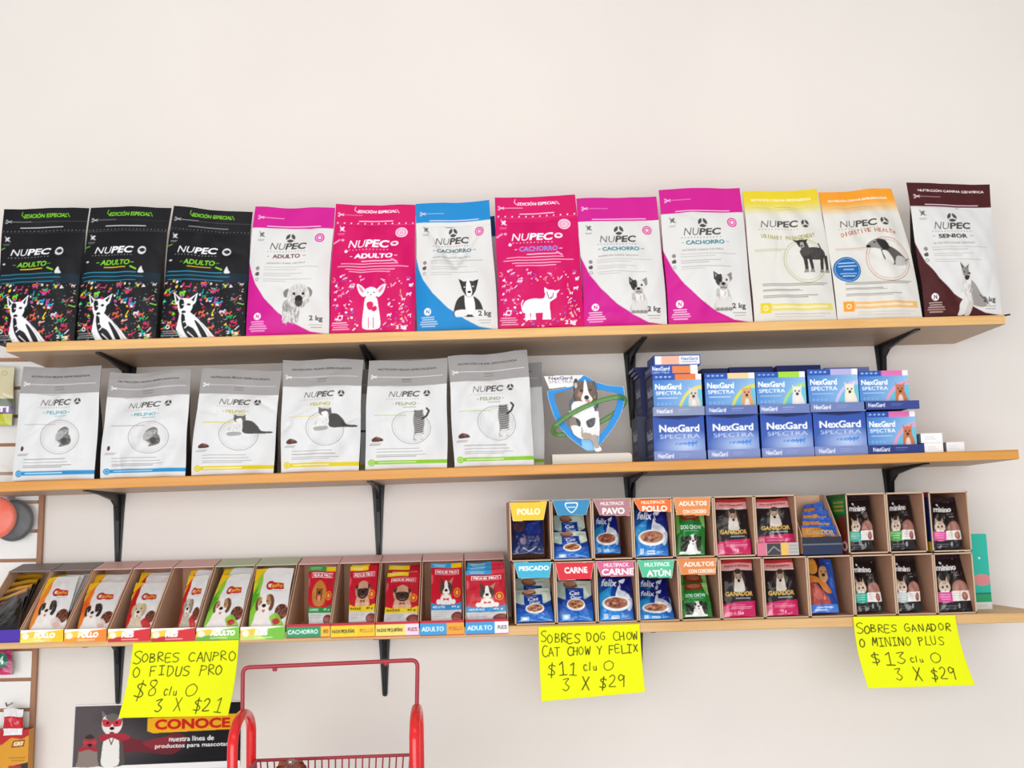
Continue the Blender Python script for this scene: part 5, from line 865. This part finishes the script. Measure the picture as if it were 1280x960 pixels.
flap(lowc[0], [(642, 703), (689.5, 702), (687, 722), (648, 723)], '35aed0', [('PESCADO', 14, .26, 92, .54, W_)]); flap(lowc[1], [(693.5, 703.5), (742.5, 703), (739, 724), (698.5, 725.5)], 'd8182e', [('CARNE', 24, .28, 82, .62, W_)]); flap(lowc[2], [(744, 701.5), (792.5, 701), (792, 720), (751.5, 721)], 'd2608a', [('MULTIPACK', 22, .16, 86, .4, 'f6dce6'), ('CARNE', 16, .5, 98, .9, W_)]); flap(lowc[3], [(796.5, 700), (843, 700), (840, 722.5), (803, 722)], '4fbf94', [('MULTIPACK', 20, .16, 88, .38, 'e4f4ec'), ('ATÚN', 24, .48, 88, .88, W_)]); flap(lowc[4], [(846, 698), (896, 697), (894.5, 718), (851.5, 719)], 'dc8446', [('ADULTOS', 16, .24, 92, .5, 'faeee0'), ('CON CORDERO', 28, .66, 94, .88, 'faeee0')])
def cp(c, lab, BL, BR, TL, TR_, art, lean=.06, g='pouches in the open cartons', m=FOIL, y0=-.262, seed=0, **k):
    pouch(lab, g, BL, BR, TL, TR_, art, y0, y0+lean, zmin=c[2]+.0008, m=m, seed=seed+int(BL[0]), bulge=.007, noise=.0016, lim=c[3], limt=c[4], **k)
CF, CD = art_catchow('b8884e'), art_catchow('a86a3c'); FA, FB = art_felix('9c5a42'), art_felix('b07a5a')
def art_dark(nu, nv):
    c = Cv(100, 120, nu, nv, '16245a'); c.blob([(4, 4), (40, 0), (36, 40), (8, 44)], '4a3440'); c.rect(44, 10, 90, 54, '1c3080'); c.blob([(24, 70), (40, 64), (44, 84), (30, 86)], '7a6a80'); c.line([(34, 98), (54, 110), (76, 96)], 2, 'c8d0e8'); c.lines([(52, 76, 76), (62, 84, 20)], '5a72b8', 3, .7); return c.get()
G1, G2 = 'cat pouches in the open cartons', 'dog pouches in the open cartons'
cp(upc[0], 'dark blue pouch behind the yellow POLLO flap', (640, 693), (680, 692), (641, 648), (678, 647), art_dark, .04, G1)
cp(upc[1], 'back blue and white cat pouch under the blue crest flap', (693, 690), (737, 690), (692, 645), (729, 644), CD, .05, G1, y0=-.226, seed=1); cp(upc[1], 'front blue and white cat pouch under the blue crest flap', (693, 700), (738, 700), (692, 665), (732, 664.5), CF, .04, G1)
cp(upc[2], 'dark blue pouch with a bowl behind the mauve PAVO flap', (743, 692), (776, 691.5), (743, 646), (770, 645), FA, .05, G1, y0=-.235); cp(upc[3], 'blue pouch with a white bowl behind the orange POLLO flap', (795, 694.5), (836, 695.5), (793, 637), (832.5, 637), FB, .05, G1); cp(upc[4], 'green dog pouch behind the upper ADULTOS flap', (846, 694), (881, 694), (844, 640), (880, 640), art_dogchow, .05, G2)
GA, GB = art_ganador(True), art_ganador(False)
cp(upc[5], 'pink-bottomed black dog pouch in the upper tier right of the ADULTOS flap', (897, 694.5), (939, 694), (894, 624), (933, 622.5), GA, .05, G2, m=GLOSS); cp(upc[6], 'black pouch with pale top above the pictured strip', (947.5, 686), (994, 684), (945, 624), (991, 622.5), GA, .04, G2, m=GLOSS)
cp(lowc[0], 'back cat pouch in the PESCADO carton', (645, 774), (692, 773), (643, 724), (688, 722), CD, .06, G1, y0=-.226, seed=1); cp(lowc[0], 'front cat pouch in the PESCADO carton', (645, 778), (692.5, 777), (643, 738), (686.5, 735), CF, .05, G1); cp(lowc[1], 'cat pouch with a bowl in the red CARNE carton', (696.5, 777), (742, 777), (695.5, 727), (738, 725.5), CF, .06, G1, seed=2)
cp(lowc[2], 'blue pouch with a large bowl in the pink CARNE carton', (750, 776), (792, 775), (748, 722), (789.5, 722), FA, .05, G1); cp(lowc[3], 'back blue pouch in the mint ATÚN carton', (799, 772), (842, 772), (798, 724), (833, 723), FA, .06, G1, y0=-.226); cp(lowc[3], 'front blue pouch in the mint ATÚN carton', (799, 775), (843.5, 775), (798, 738), (832.5, 736), FB, .06, G1)
cp(lowc[4], 'back green dog pouch in the lower ADULTOS carton', (851, 768), (888, 768), (849, 718), (882, 718), art_dogchow, .05, G2, y0=-.226, seed=3); cp(lowc[4], 'front green dog pouch in the lower ADULTOS carton', (851, 771.5), (891, 771.5), (849, 729.5), (883, 729), art_dogchow, .05, G2)
cp(lowc[5], 'left red and black dog pouch in the lower tier', (902.5, 774), (945, 772), (900.5, 700), (939, 699), GB, .06, G2, m=GLOSS); cp(lowc[6], 'right red and black dog pouch in the lower tier', (956.5, 770), (998, 769), (953, 700), (990, 699), GB, .06, G2, m=GLOSS); cp(lowc[7], 'blue pouch with sausages and a dog in the lower tier', (1012, 766), (1048.5, 766), (1008.5, 698.5), (1038, 698.5), art_sausage, .06, G2)
MT, MG_, MP = art_minino('2aa890'), art_minino('4aa84a'), art_minino('e0489a')
cp(upc[8], 'black cat pouch with a teal tag in the upper tier', (1062, 688), (1093, 688), (1060, 620), (1086, 620), MT, .06, G1, m=GLOSS); cp(upc[9], 'black cat pouch with a green tag in the upper tier', (1112, 687.5), (1145.5, 687), (1110.5, 619), (1136, 619), MG_, .06, G1, m=GLOSS); cp(upc[10], 'black cat pouch with a pink tag in the upper tier', (1167, 687.5), (1203, 686), (1164, 623), (1195, 622), MP, .05, G1, m=GLOSS)
cp(lowc[8], 'black cat pouch with a teal tag in the lower tier', (1066, 766), (1104, 764), (1064, 697.5), (1092, 696), MT, .06, G1, m=GLOSS, seed=4); cp(lowc[9], 'black cat pouch with a pale tag in the lower tier', (1118, 765), (1152, 764), (1114.5, 696), (1142.5, 695), art_minino('b8c8c8'), .06, G1, m=GLOSS); cp(lowc[10], 'black cat pouch with a pink tag in the lower tier', (1171, 766), (1218.5, 765), (1167, 692), (1208, 691), MP, .05, G1, m=GLOSS, seed=4)

# the little open tray of sachets in the upper tier
a, b_ = UPX[7]; z0 = max(zs(2, px(a, 735, YC)[0]), zs(2, px(b_, 735, YC)[0]))+HC+.0034
Xa, Xb = px(1004, 690, YC)[0], px(1053, 690, YC)[0]; xm = (Xa+Xb)/2; W0, W1 = Xa-xm, Xb-xm
o = thing('sachet_tray', 'small dark open tray of orange sachets in the upper carton tier', 'display box', (xm, YC, z0)); kd = rgb('1a1c28')
hf = px(1028, 671, YC)[1]-z0; hb = px(1030, 619, -.12)[1]-z0
b = MB(); b.box(W0, W1, 0, .14, 0, .002, kd); b.box(W0, W1, .138, .14, .002, hb, KR); 
for xx in (W0, W1-.002): b.prism([(xx, y, z) for y, z in ((.002, .002), (.002, hf), (.1, hb), (.138, hb), (.138, .002))], (.002, 0, 0), KR)
b.build('tray_body', KRAFT, o); b = MB(); art_box(b, W0, W1, -.0015, .0015, 0, hf, art_flat('1b2036', ('rect', 0, 16, 100, 17.5, 'b8b0a4'), ('rect', 0, 17.5, 100, 40, '1a2648')), None, '1a1c28'); b.build('front_lip', CARD, o)
def art_sachet(nu, nv):
    c = Cv(100, 60, nu, nv, 'c87a22'); c.rect(0, 0, 100, 8, '2450b0'); c.rect(56, 0, 100, 26, '2a5cc0'); c.text('GANADOR', 8, 12, 92, 26, 'f0c87a', .1, .05); c.text('GANADOR', 9, 12, 92, 25, '2a1c2c', .1, .0, .5); c.b((10, 26, 80, 30), [(0, .4), (.3, .1), (.8, .3), (1, .8), (.5, 1), (.1, .8)], 'e0963a'); c.b((50, 28, 44, 28), [(.1, .2), (.6, 0), (1, .6), (.4, 1)], '8a5a34'); c.rect(0, 50, 100, 60, '3a2430'); return c.get()
for s in (3, 2, 1, 0):
    pouch(('front', 'second', 'third', 'hindmost')[s]+' orange sachet fanned in the little dark tray', 'orange sachets in the little dark tray', (1006+s*.5, 684-s*4), (1049-s*3, 684-s*5), (1001+s, 656-s*8), (1046-s*6, 657-s*10), art_sachet, -.264+s*.024, -.244+s*.024, zmin=z0+.003, seed=60+s, lim=(Xa+.0035, Xb-.0035), gus='5a3a20', back='5a3a20')
def art_bluebag(nu, nv):
    c = Cv(100, 130, nu, nv, '1b3f9a'); c.blob([(10, 6), (60, 2), (90, 20), (60, 34), (20, 28)], '2f62cc'); c.line([(26, 50), (40, 74), (56, 44), (70, 70)], 4, 'dfe6f6'); c.lines([(20, 80, 90)], '8aa8e8', 4, .7); c.rect(0, 100, 100, 130, '15151c'); return c.get()
Xm = px(1004, 690, -.24)[0]
pouch('blue bag squeezed beside the little tray of sachets', None, (996.5, 690), (1008, 690), (994, 622), (1013, 621), art_bluebag, -.1, -.085, zmin=z0, seed=70)
def art_green(nu, nv):
    c = Cv(100, 72, nu, nv, '1e6a2c'); c.rect(50, 6, 96, 24, '2f8a38'); c.lines([(56, 92, 10), (56, 92, 15), (56, 92, 20)], 'd8b04a', 2.4, .8); c.blob([(50, 36), (100, 28), (100, 60), (56, 60)], '7a3220'); c.rect(40, 54, 100, 72, 'a01c3c'); c.text('LO', 66, 57, 98, 69, 'f0e0e4', 0, .05); return c.get()
def side_print(c, art, bgc):
    me = c[0].data; W0 = min(v.co.x for v in me.vertices); b = MB(); art_box(b, W0-.0012, W0-.0001, .0015, DC, .001, HC-.001, bgc, art, bgc); b.build('printed_side', CARD, c[0])
side_print(upc[8], art_green, '1e5a2a')
def art_navy(nu, nv): c = Cv(100, 72, nu, nv, '16245e'); c.rect(80, 60, 100, 72, 'd8b020'); c.rect(84, 0, 100, 6, '8a1c30'); c.lines([(20, 70, 30), (20, 60, 38)], '5a6aa8', 3); return c.get()
side_print(upc[10], art_navy, '16245e')
# toothpaste box at the right end
def art_teal(nu, nv):
    c = Cv(40, 180, nu, nv, '2cb9a4'); c.ell(8, 30, 2, 2.4, 'e8faf6'); c.ell(24, 58, 2, 2.4, 'e8faf6'); c.ell(26, 110, 16, 14, 'd98a8a'); c.rect(0, 140, 40, 144, '1f7d6e'); c.rect(0, 144, 40, 162, '25a26c'); c.rect(0, 162, 40, 180, 'e8eceA'.lower()); c.lines([(6, 34, 168), (6, 30, 172)], 'b0b8b6', 1.2); return c.get()
YT = -.17; X0, X1, _, zt_ = quads(1208, 1236.5, 667.5, 758, YT); xm = (X0+X1)/2; zz = zs(2, xm)+.0004; b = MB(); art_box(b, X0-xm, X1-xm, 0, .035, 0, zt_-zz, art_teal, None, '279c8b'); tag(b.build('toothpaste_box', CARD, None, (xm, YT, zz)), 'tall teal box standing at the right end of the lowest shelf', 'box')

# ------------------------------------------------------------------ yellow price signs
def sign(TL, TR_, BL, BR, rows, label, curl, Yt=-.2895, Yb=-.30):
    c00, c10, c01, c11 = [np.array([*px(*p_, Y)]) for p_, Y in ((BL, Yb), (BR, Yb), (TL, Yt), (TR_, Yt))]
    nu, nv = 210, 150; s, t = np.meshgrid(np.linspace(0, 1, nu), np.linspace(0, 1, nv)); tt = t[..., None]; ss = s[..., None]
    ts = tt**.8 if curl > 0 else tt
    Q = (c00*(1-ss)+c10*ss)*(1-tt)+(c01*(1-ss)+c11*ss)*tt
    sh = abs(curl)*np.sin(np.pi*tt)*np.array([np.sign(curl), 0]); Q = Q+sh
    Y = Yt+(Yb-Yt)*(1-t)**1.3-.006*np.sin(np.pi*t)*np.sin(np.pi*s)*.5-.0
    o0 = np.array([Q[..., 0].mean(), Yt, c01[1]]); P = np.stack([Q[..., 0], Y, Q[..., 1]], -1)-o0
    cv = Cv(100, 72, nu, nv, 'e9ef10')
    for (txt, x0, y0, x1, y1, w_, big) in rows: cv.hand(txt, x0, y0, x1, y1, w_, '3d3f0c', big)
    b = MB(); b.grid(P, cv.get()); ob = b.build('price_sign', PAPER, None, o0); md = ob.modifiers.new('thickness', 'SOLIDIFY'); md.thickness = .0005; md.offset = -1
    return tag(ob, label, 'sign', 'yellow handwritten price signs')
sign((166.5, 803.5), (298.5, 800), (148, 897.5), (285, 894.5), [('SOBRES CANPRO', 2, 11, 98, 19.5, .95, True), ('O FIDUS PRO', 4, 24, 88, 33.5, .95, False), ('$8', 8, 38, 31, 54, 1, False), ('c/u', 36, 42, 49, 52, .8, False), ('0', 54, 40, 68, 52, .95, False), ('3 X $21', 30, 55.5, 92, 68, .95, False)], 'leftmost yellow price sign with $8 and 3 X $21 hanging over the dog poster', .004)
sign((673, 783.5), (799.5, 780), (677, 877), (806.5, 865), [('SOBRES DOG CHOW', 2, 8, 98, 16.5, .95, True), ('CAT CHOW Y FELIX', 3, 21.5, 97, 29.5, .95, True), ('$11', 6, 36, 36, 48, 1.05, False), ('c/u', 42, 36, 56, 46, .85, False), ('0', 60, 36, 73, 46, .95, False), ('3 X $29', 20, 52, 82, 64, 1, False)], 'yellow price sign with $11 under the blue cat pouches', -.001)
sign((1066.5, 771), (1194, 769), (1085.5, 860.5), (1219, 856.5), [('SOBRES GANADOR', 2, 9, 94, 16.5, .95, True), ('O MININO PLUS', 2, 22, 84, 30.5, .95, False), ('$13', 10, 37, 44, 49, 1.05, False), ('c/u', 47, 40, 60, 47.5, .8, False), ('0', 65, 37, 78, 47.5, .95, False), ('3 X $29', 28, 53, 86, 65, 1, False)], 'rightmost yellow price sign with $13 under the black cat pouches', -.006)

# ------------------------------------------------------------------ poster on the wall
def art_poster(nu, nv):
    c = Cv(220, 86, nu, nv, 'f2efee'); k1, k2 = rgb('5a5254'), rgb('17161a')
    def g(X, Y): t = np.clip((X-40)/130+.15*np.sin(Y*.1), 0, 1)[..., None]; return k1*(1-t)+k2*t
    c.rect(2, 2, 220, 78, g); c.blob([(40, 60), (70, 44), (104, 50), (132, 40), (150, 48), (132, 66), (90, 62)], '7a2430', .8); c.blob([(92, 50), (130, 44), (112, 60)], '98303a', .7)
    T = (36, 8, 30, 70); c.b(T, [(.08, .5), (.5, .42), (.92, .52), (1.05, .8), (1.02, 1), (0, 1), (-.05, .8)], '57524f'); c.b(T, [(.2, .5), (.5, .46), (.8, .52), (.86, .8), (.8, 1), (.14, 1), (.1, .75)], 'ebe7e2'); c.p(T, [(.02, .0), (.3, .12), (.1, .24)], '7b7472'); c.p(T, [(.98, .02), (.72, .12), (.92, .26)], '7b7472'); c.b(T, [(.1, .14), (.5, .07), (.9, .15), (.92, .32), (.7, .44), (.5, .47), (.3, .44), (.08, .32)], 'e9e5e1'); c.b(T, [(.2, .12), (.5, .06), (.8, .12), (.6, .2), (.4, .2)], '6b6563')
    c.b(T, [(.1, .16), (.45, .2), (.55, .2), (.9, .16), (.88, .28), (.6, .3), (.5, .25), (.4, .3), (.12, .28)], 'cc3a48'); c.e(T, .3, .23, .06, .025, '251e1e'); c.e(T, .7, .23, .06, .025, '251e1e'); c.e(T, .5, .33, .1, .03, '1a1717'); c.b(T, [(.4, .4), (.6, .4), (.5, .46)], '8a3038'); c.b(T, [(-.05, .46), (.5, .42), (1.1, .44), (1.3, .52), (.9, .56), (.5, .5), (.1, .56)], 'a8303c'); c.l(T, [(.4, .52), (.5, .62), (.58, .52)], 1.2, '4a4644')
    T = (8, 40, 26, 38); c.b(T, [(.1, .4), (.5, .3), (.9, .4), (1, .8), (1, 1), (0, 1), (0, .8)], '8d8078'); c.b(T, [(.25, .1), (.5, .0), (.85, .1), (.9, .3), (.6, .42), (.3, .34)], '9a4048'); c.b(T, [(.3, .05), (.55, -.06), (.8, .04), (.6, .1)], '3a3230'); c.b(T, [(.24, .14), (.55, .2), (.9, .14), (.86, .26), (.6, .28), (.3, .26)], 'c83a48'); c.b(T, [(.05, .36), (.5, .34), (1, .4), (.9, .52), (.5, .44), (.1, .5)], 'a8303c'); c.b(T, [(.45, .26), (.7, .26), (.6, .36)], '2a2220')
    c.poly([(97, 19.5), (218, 17), (218, 37), (105, 39), (97, 36)], 'f0b020'); c.text('CONOCE', 107, 21.5, 206, 35, 'cc2014', 0, .045); c.text('nuestra línea de', 126, 44, 185, 50.5, 'f6f4f2', 0, .02); c.text('productos para mascotas', 108, 53, 204, 60, 'f6f4f2', 0, .02); return c.get()
q = [np.array(px(*p_, -.003)) for p_ in ((88.5, 967), (300, 958), (93, 881.5), (301, 875.5))]
nu, nv = 300, 130; s, t = np.meshgrid(np.linspace(0, 1, nu), np.linspace(0, 1, nv)); ss, tt = s[..., None], t[..., None]; Q = (q[0]*(1-ss)+q[1]*ss)*(1-tt)+(q[2]*(1-ss)+q[3]*ss)*tt; o0 = np.array([Q[..., 0].mean(), -.003, Q[..., 1].mean()])
b = MB(); b.grid(np.stack([Q[..., 0], np.full(s.shape, -.003), Q[..., 1]], -1)-o0, art_poster(nu, nv)); ob = b.build('poster', PAPER, None, o0); md = ob.modifiers.new('thickness', 'SOLIDIFY'); md.thickness = .001; md.offset = -1
tag(ob, 'dark poster with masked caped dogs and a yellow CONOCE banner on the wall', 'poster')

# ------------------------------------------------------------------ slat wall panel and its goods at the left
Xe = px(56, 660, -.012)[0]; ztp = px(20, 447, -.012)[1]; slat = thing('slat_wall_panel', 'white slat wall panel with brown grooves at the left edge', 'wall panel', (Xe, -.002, ztp)); b = MB(); g_ = MB(); pit = .0745
g_.box(-.9, -.012, -.0035, 0, -1.35, -.001)
z = -.012; zc = [px(20, y, -.012)[1]-ztp for y in (452, 486, 553, 621, 657, 693, 840, 880)]
for k in range(18):
    zt_ = -.0125-k*pit; b.box(-.9, -.0125, -.0115, -.0036, zt_-pit+.009, zt_)
b.build('slats', SLAT, slat); g_.build('groove_backing', GROOVE, slat); b = MB(); b.box(-.0118, 0, -.012, 0, -1.35, 0); b.build('edge_trim', GROOVE, slat); slat.rotation_euler = (0, .012, 0)
def hook(X, Z, label, L=.05):
    b = MB(); b.tube([(0, 0, 0), (0, -L, -.002), (0, -L-.006, .006)], .0022, 8); o = b.build('display_hook', STEEL, None, (X, -.0142, Z)); return tag(o, label, 'hook', 'slat wall hooks')
def flatpack(name, label, x0_, x1_, y0_, y1_, Y, art, m=FOIL, D=.012, cat='pack', **k):
    return pack(name, label, cat, None, (x0_, y1_), (x1_, y1_), (x0_+k.pop('dx', 0), y0_), (x1_+k.pop('dx2', 0), y0_), px((x0_+x1_)/2, y1_, Y)[1], Y, Y+.004, art, Db=D, seal=0, bulge=.008, noise=.0012, m=m, parts=False, gus='8a8a70', back='a0a090', res=.0015, **k)
def art_beige(nu, nv):
    c = Cv(100, 160, nu, nv, 'd9cfa8'); c.ell(76, 18, 7, 7, 'c2b88e', ring=.4); c.rect(0, 88, 100, 106, '4a5c34'); c.rect(0, 106, 100, 128, '4a1c68'); c.text('TI', 62, 108, 90, 124, 'f4f0f4', 0, .04); c.rect(0, 128, 100, 160, 'c2c42a'); c.lines([(0, 60, 60)], '9a9274', 2, .6); return c.get()
flatpack('treat_pack', 'beige, green and purple pack hanging on the slat panel', -34, 15, 458, 532, -.045, art_beige, dx=2, dx2=3)
def art_pk4(nu, nv): c = Cv(100, 60, nu, nv, 'a81a5c'); c.ell(74, 24, 16, 17, '1c7a5a'); c.text('4', 68, 14, 80, 34, 'e8f4ee', 0, .04); c.rect(0, 48, 100, 60, 'd02a6c'); return c.get()
flatpack('treat_pack', 'magenta pack with a green number disc under the lowest shelf', -34, 15, 812, 844, -.045, art_pk4)
# orange disc toy in clear film
YO = -.05; Xo, Zo = px(-5, 647, YO); o = thing('disc_toy', 'orange and black disc toy in clear film on the slat panel', 'toy', (Xo, YO, Zo)); b = MB(); b.lathe([(0, .012), (.042, .0125), (.050, .010), (.0535, .004), (.052, 0), (0, 0)], 44, axis='y'); b.build('orange_disc', mat('orange_rubber', .35, 'f0592c'), o)
b = MB(); b.lathe([(0, .008), (.044, .009), (.051, .006), (.0535, 0), (.051, -.006), (.044, -.009), (0, -.009)], 44, axis='y', org=(.036, .016, -.008)); b.build('black_disc', mat('black_rubber', .4, '1b191b'), o)
u_, v_ = np.meshgrid(np.linspace(-.09, .108, 50), np.linspace(-.074, .054, 42)); rr = np.random.RandomState(3); Yf = -.017-.004*np.sin(u_*120+np.sin(v_*70)*2)-.003*np.sin(v_*150+u_*60)+rr.normal(0, .0006, u_.shape); b = MB(); b.grid(np.stack([u_+.003*np.sin(v_*60), Yf, v_+.003*np.sin(u_*50)], -1)); b.build('film_wrap', FILM, o)
hook(Xo+.03, Zo+.05, 'steel hook holding the orange disc toy', .04)
xh, zh = px(15, 879, -.0142); hook(xh, zh, 'steel hook in the groove above the red and white pack', .03)
def art_rw(nu, nv): c = Cv(100, 90, nu, nv, 'f0eced'); c.rect(0, 26, 100, 66, 'c81828'); c.blob([(10, 34), (60, 30), (94, 40), (60, 48)], 'd83a48', .7); c.lines([(10, 80, 74), (10, 60, 80)], 'd8c8cc', 2); return c.get()
flatpack('treat_pack', 'red and white pack hanging below the hook at lower left', 4, 28, 886, 919, -.06, art_rw, dx=1, dx2=1)
def art_yb(nu, nv):
    c = Cv(100, 120, nu, nv, 'd8961c'); c.poly([(0, 0), (100, 0), (100, 12), (84, 20), (60, 16), (40, 30), (0, 34)], 'b8141c'); c.line([(62, 34), (66, 24), (90, 22), (88, 34), (62, 36)], 2, '5a2c10'); c.text('CAT', 66, 25, 87, 33, 'f4ecdc', .1, .04)
    for k in range(4): c.text('CHOW'[k], 16, 42+k*12, 26, 51+k*12, '4a2c10', 0, .04)
    c.lines([(56, 94, 58), (62, 92, 64)], '9a6414', 2, .7); c.poly([(56, 76), (100, 68), (100, 120), (50, 120)], '2a2426'); c.rect(56, 74, 84, 82, 'b8242c'); return c.get()
X0, X1, zl, zt_ = quads(-20, 35, 913, 985, -.06); b = MB(); art_box(b, 0, X1-X0, 0, .03, 0, zt_-zl, art_yb, None, 'b8141c', 'c8861a'); o = tag(b.build('food_carton', CARD, None, (X0, -.06, zl)), 'yellow carton with red top on a ledge at the lower left corner', 'carton')
b = MB(); b.box(-.02, X1-X0+.004, -.01, .045, -.012, -.0006); o2 = b.build('slat_ledge', SLAT, None, (X0, -.06, zl)); tag(o2, 'small white ledge under the yellow carton at lower left', 'ledge')
# clear crumpled bag at the left end of the middle shelf
Xc, Zc = px(-6, 603, -.25); u_, v_ = np.meshgrid(np.linspace(0, 2*np.pi, 30), np.linspace(0, 1, 14)); rad = .034*(np.sin(np.pi*(v_*.85+.12))**.7)*(1+.12*np.sin(5*u_+7*v_)+.08*np.sin(9*u_-11*v_)); b = MB(); b.grid(np.stack([rad*np.cos(u_), rad*np.sin(u_)*.7, v_*.045+.0005], -1)); tag(b.build('plastic_bag', FILM, None, (Xc, -.24, zs(1, Xc))), 'crumpled clear plastic bag at the left end of the middle shelf', 'bag')

# ------------------------------------------------------------------ red wire trolley in front of the wall
Yn, Yfr = -.70, -.52; Ym = (Yn+Yfr)/2
Xl, Zl = px(303, 893, Ym); Xr, Zr = px(520.5, 886, Ym); base = np.array([(Xl+Xr)/2, Ym, 0.])
tro = thing('shopping_trolley', 'red wire shopping trolley with tall handle frame in front of the wall', 'trolley', tuple(base))
def L_(x, y, Y): X, Z = px(x, y, Y); return np.array([X, Y, Z])-base
def rounded(pts, r=.014, n=6):
    pts = [np.array(p_) for p_ in pts]; out = [pts[0]]
    for a_, p_, c_ in zip(pts, pts[1:], pts[2:]):
        d1, d2 = (a_-p_)/np.linalg.norm(a_-p_), (c_-p_)/np.linalg.norm(c_-p_)
        for k in range(n+1): s_ = k/n; out.append((1-s_)**2*(p_+d1*r)+2*s_*(1-s_)*p_+s_*s_*(p_+d2*r))
    return np.array(out+[pts[-1]])
b = MB(); b.tube(rounded([L_(303, 892, Ym), L_(303.5, 834.5, Ym), L_(522, 825, Ym), L_(521, 886, Ym)]), .0042, 10); b.build('handle_frame', REDROD, tro)
for p_ in ((343.5, 836.5), (482.5, 829.5)):
    q_ = L_(*p_, Ym); b = MB(); b.lathe([(0, .005), (.004, .004), (.0045, 0), (.004, -.004), (0, -.005)], 12, (1, 1, 1), q_, 'x'); b.build('stud', REDROD, tro)
for X_, Z_, dz in ((Xl, Zl, 0), (Xr, Zr, 0)):
    q_ = np.array([X_, 0, Z_])-np.array([base[0], 0, 0]); half = (Yfr-Yn)/2; pth = [np.array([q_[0], -half, q_[2]-.46])]+[np.array([q_[0], half*-math.cos(a_)*1., q_[2]-.05+.05*math.sin(a_)]) for a_ in np.linspace(0, math.pi, 20)]+[np.array([q_[0], half, q_[2]-.46])]
    b = MB(); b.tube(pth, .009, 12, (1, 1, 1), sx=1.15, ref=(1, 0, 0)); b.build('side_loop', REDPL, tro)
b = MB(); W0, W1 = Xl-base[0]+.012, Xr-base[0]-.012; zr = L_(420, 947, Yfr)[2]; yb0, yf0 = Yfr-Ym, Yn-Ym-.16; hB = .22
def ring(z, i): return [(W0+i, yf0+i, z), (W1-i, yf0+i, z), (W1-i, yb0-i, z), (W0+i, yb0-i, z), (W0+i, yf0+i, z)]
for z, i, r_ in ((zr, 0, .0035), (zr-hB*.5, .01, .002), (zr-hB, .02, .003)):
    R_ = ring(z, i)
    for p_, q_ in zip(R_, R_[1:]): b.tube([p_, q_], r_, 8)
n = 23
for k in range(n):
    f = (k+.5)/n; x1 = W0+(W1-W0)*f; x2 = W0+.02+(W1-W0-.04)*f
    b.tube([(x1, yb0, zr), (x2, yb0-.02, zr-hB)], .0016, 6); b.tube([(x1, yf0, zr), (x2, yf0+.02, zr-hB)], .0016, 6); b.tube([(x2, yb0-.02, zr-hB), (x2, yf0+.02, zr-hB)], .0016, 6)
for k in range(18):
    f = (k+.5)/18; y1 = yf0+(yb0-yf0)*f; y2 = yf0+.02+(yb0-yf0-.04)*f
    for xa_, xb_ in ((W0, W0+.02), (W1, W1-.02)): b.tube([(xa_, y1, zr), (xb_, y2, zr-hB)], .0016, 6)
b.build('wire_basket', REDROD, tro)
for sx_ in (Xl-base[0], Xr-base[0]):
    for sy_ in (-(Yfr-Yn)/2, (Yfr-Yn)/2):
        b = MB(); b.tube([(sx_, sy_, zr-.3), (sx_, sy_*1.25, .09)], .007, 10); b.build('leg', REDROD, tro)
        b = MB(); b.lathe([(.012, -.011), (.042, -.011), (.045, -.007), (.045, .007), (.042, .011), (.012, .011), (.012, -.011)], 24, (1, 1, 1), (sx_, sy_*1.25, .0455), 'x'); b.build('wheel', BLACK, tro)
# clear bag of kibble lying in the basket
Yk = -.63; Xk, Zk = px(364, 948, Yk); zb_ = zr+.0-hB+.005
kb = thing('kibble_bag', 'clear bag of brown kibble lying in the red trolley basket', 'bag', (Xk, Yk, zb_)); H = Zk-zb_
u_, v_ = np.meshgrid(np.linspace(0, 2*np.pi, 36), np.linspace(0, 1, 18)); rad = (.074-.036*v_)*np.sin(np.pi*(v_*.72+.2))**.5*(1+.05*np.sin(3*u_+9*v_)); rad[-1] = .004
P_ = np.stack([rad*np.cos(u_), rad*np.sin(u_), v_*H], -1); b = MB(); b.grid(P_); b.build('clear_film', FILM, kb)
b = MB(); rnd = random.Random(5)
for k in range(900):
    a_, t_ = rnd.random()*6.283, rnd.uniform(.05, .96); rr = (.074-.036*t_)*math.sin(math.pi*(t_*.72+.2))**.5*rnd.uniform(.72, .93); cc = rgb(rnd.choice(('7a3a2c', '8f4a36', '5f2c22', 'a05a3e')))
    b.lathe([(0, .005), (.0055, .003), (.0065, 0), (.0055, -.003), (0, -.005)], 7, cc, (rr*math.cos(a_), rr*math.sin(a_), t_*H))
tag(b.build('kibble', KRAFT, kb), kind='stuff')
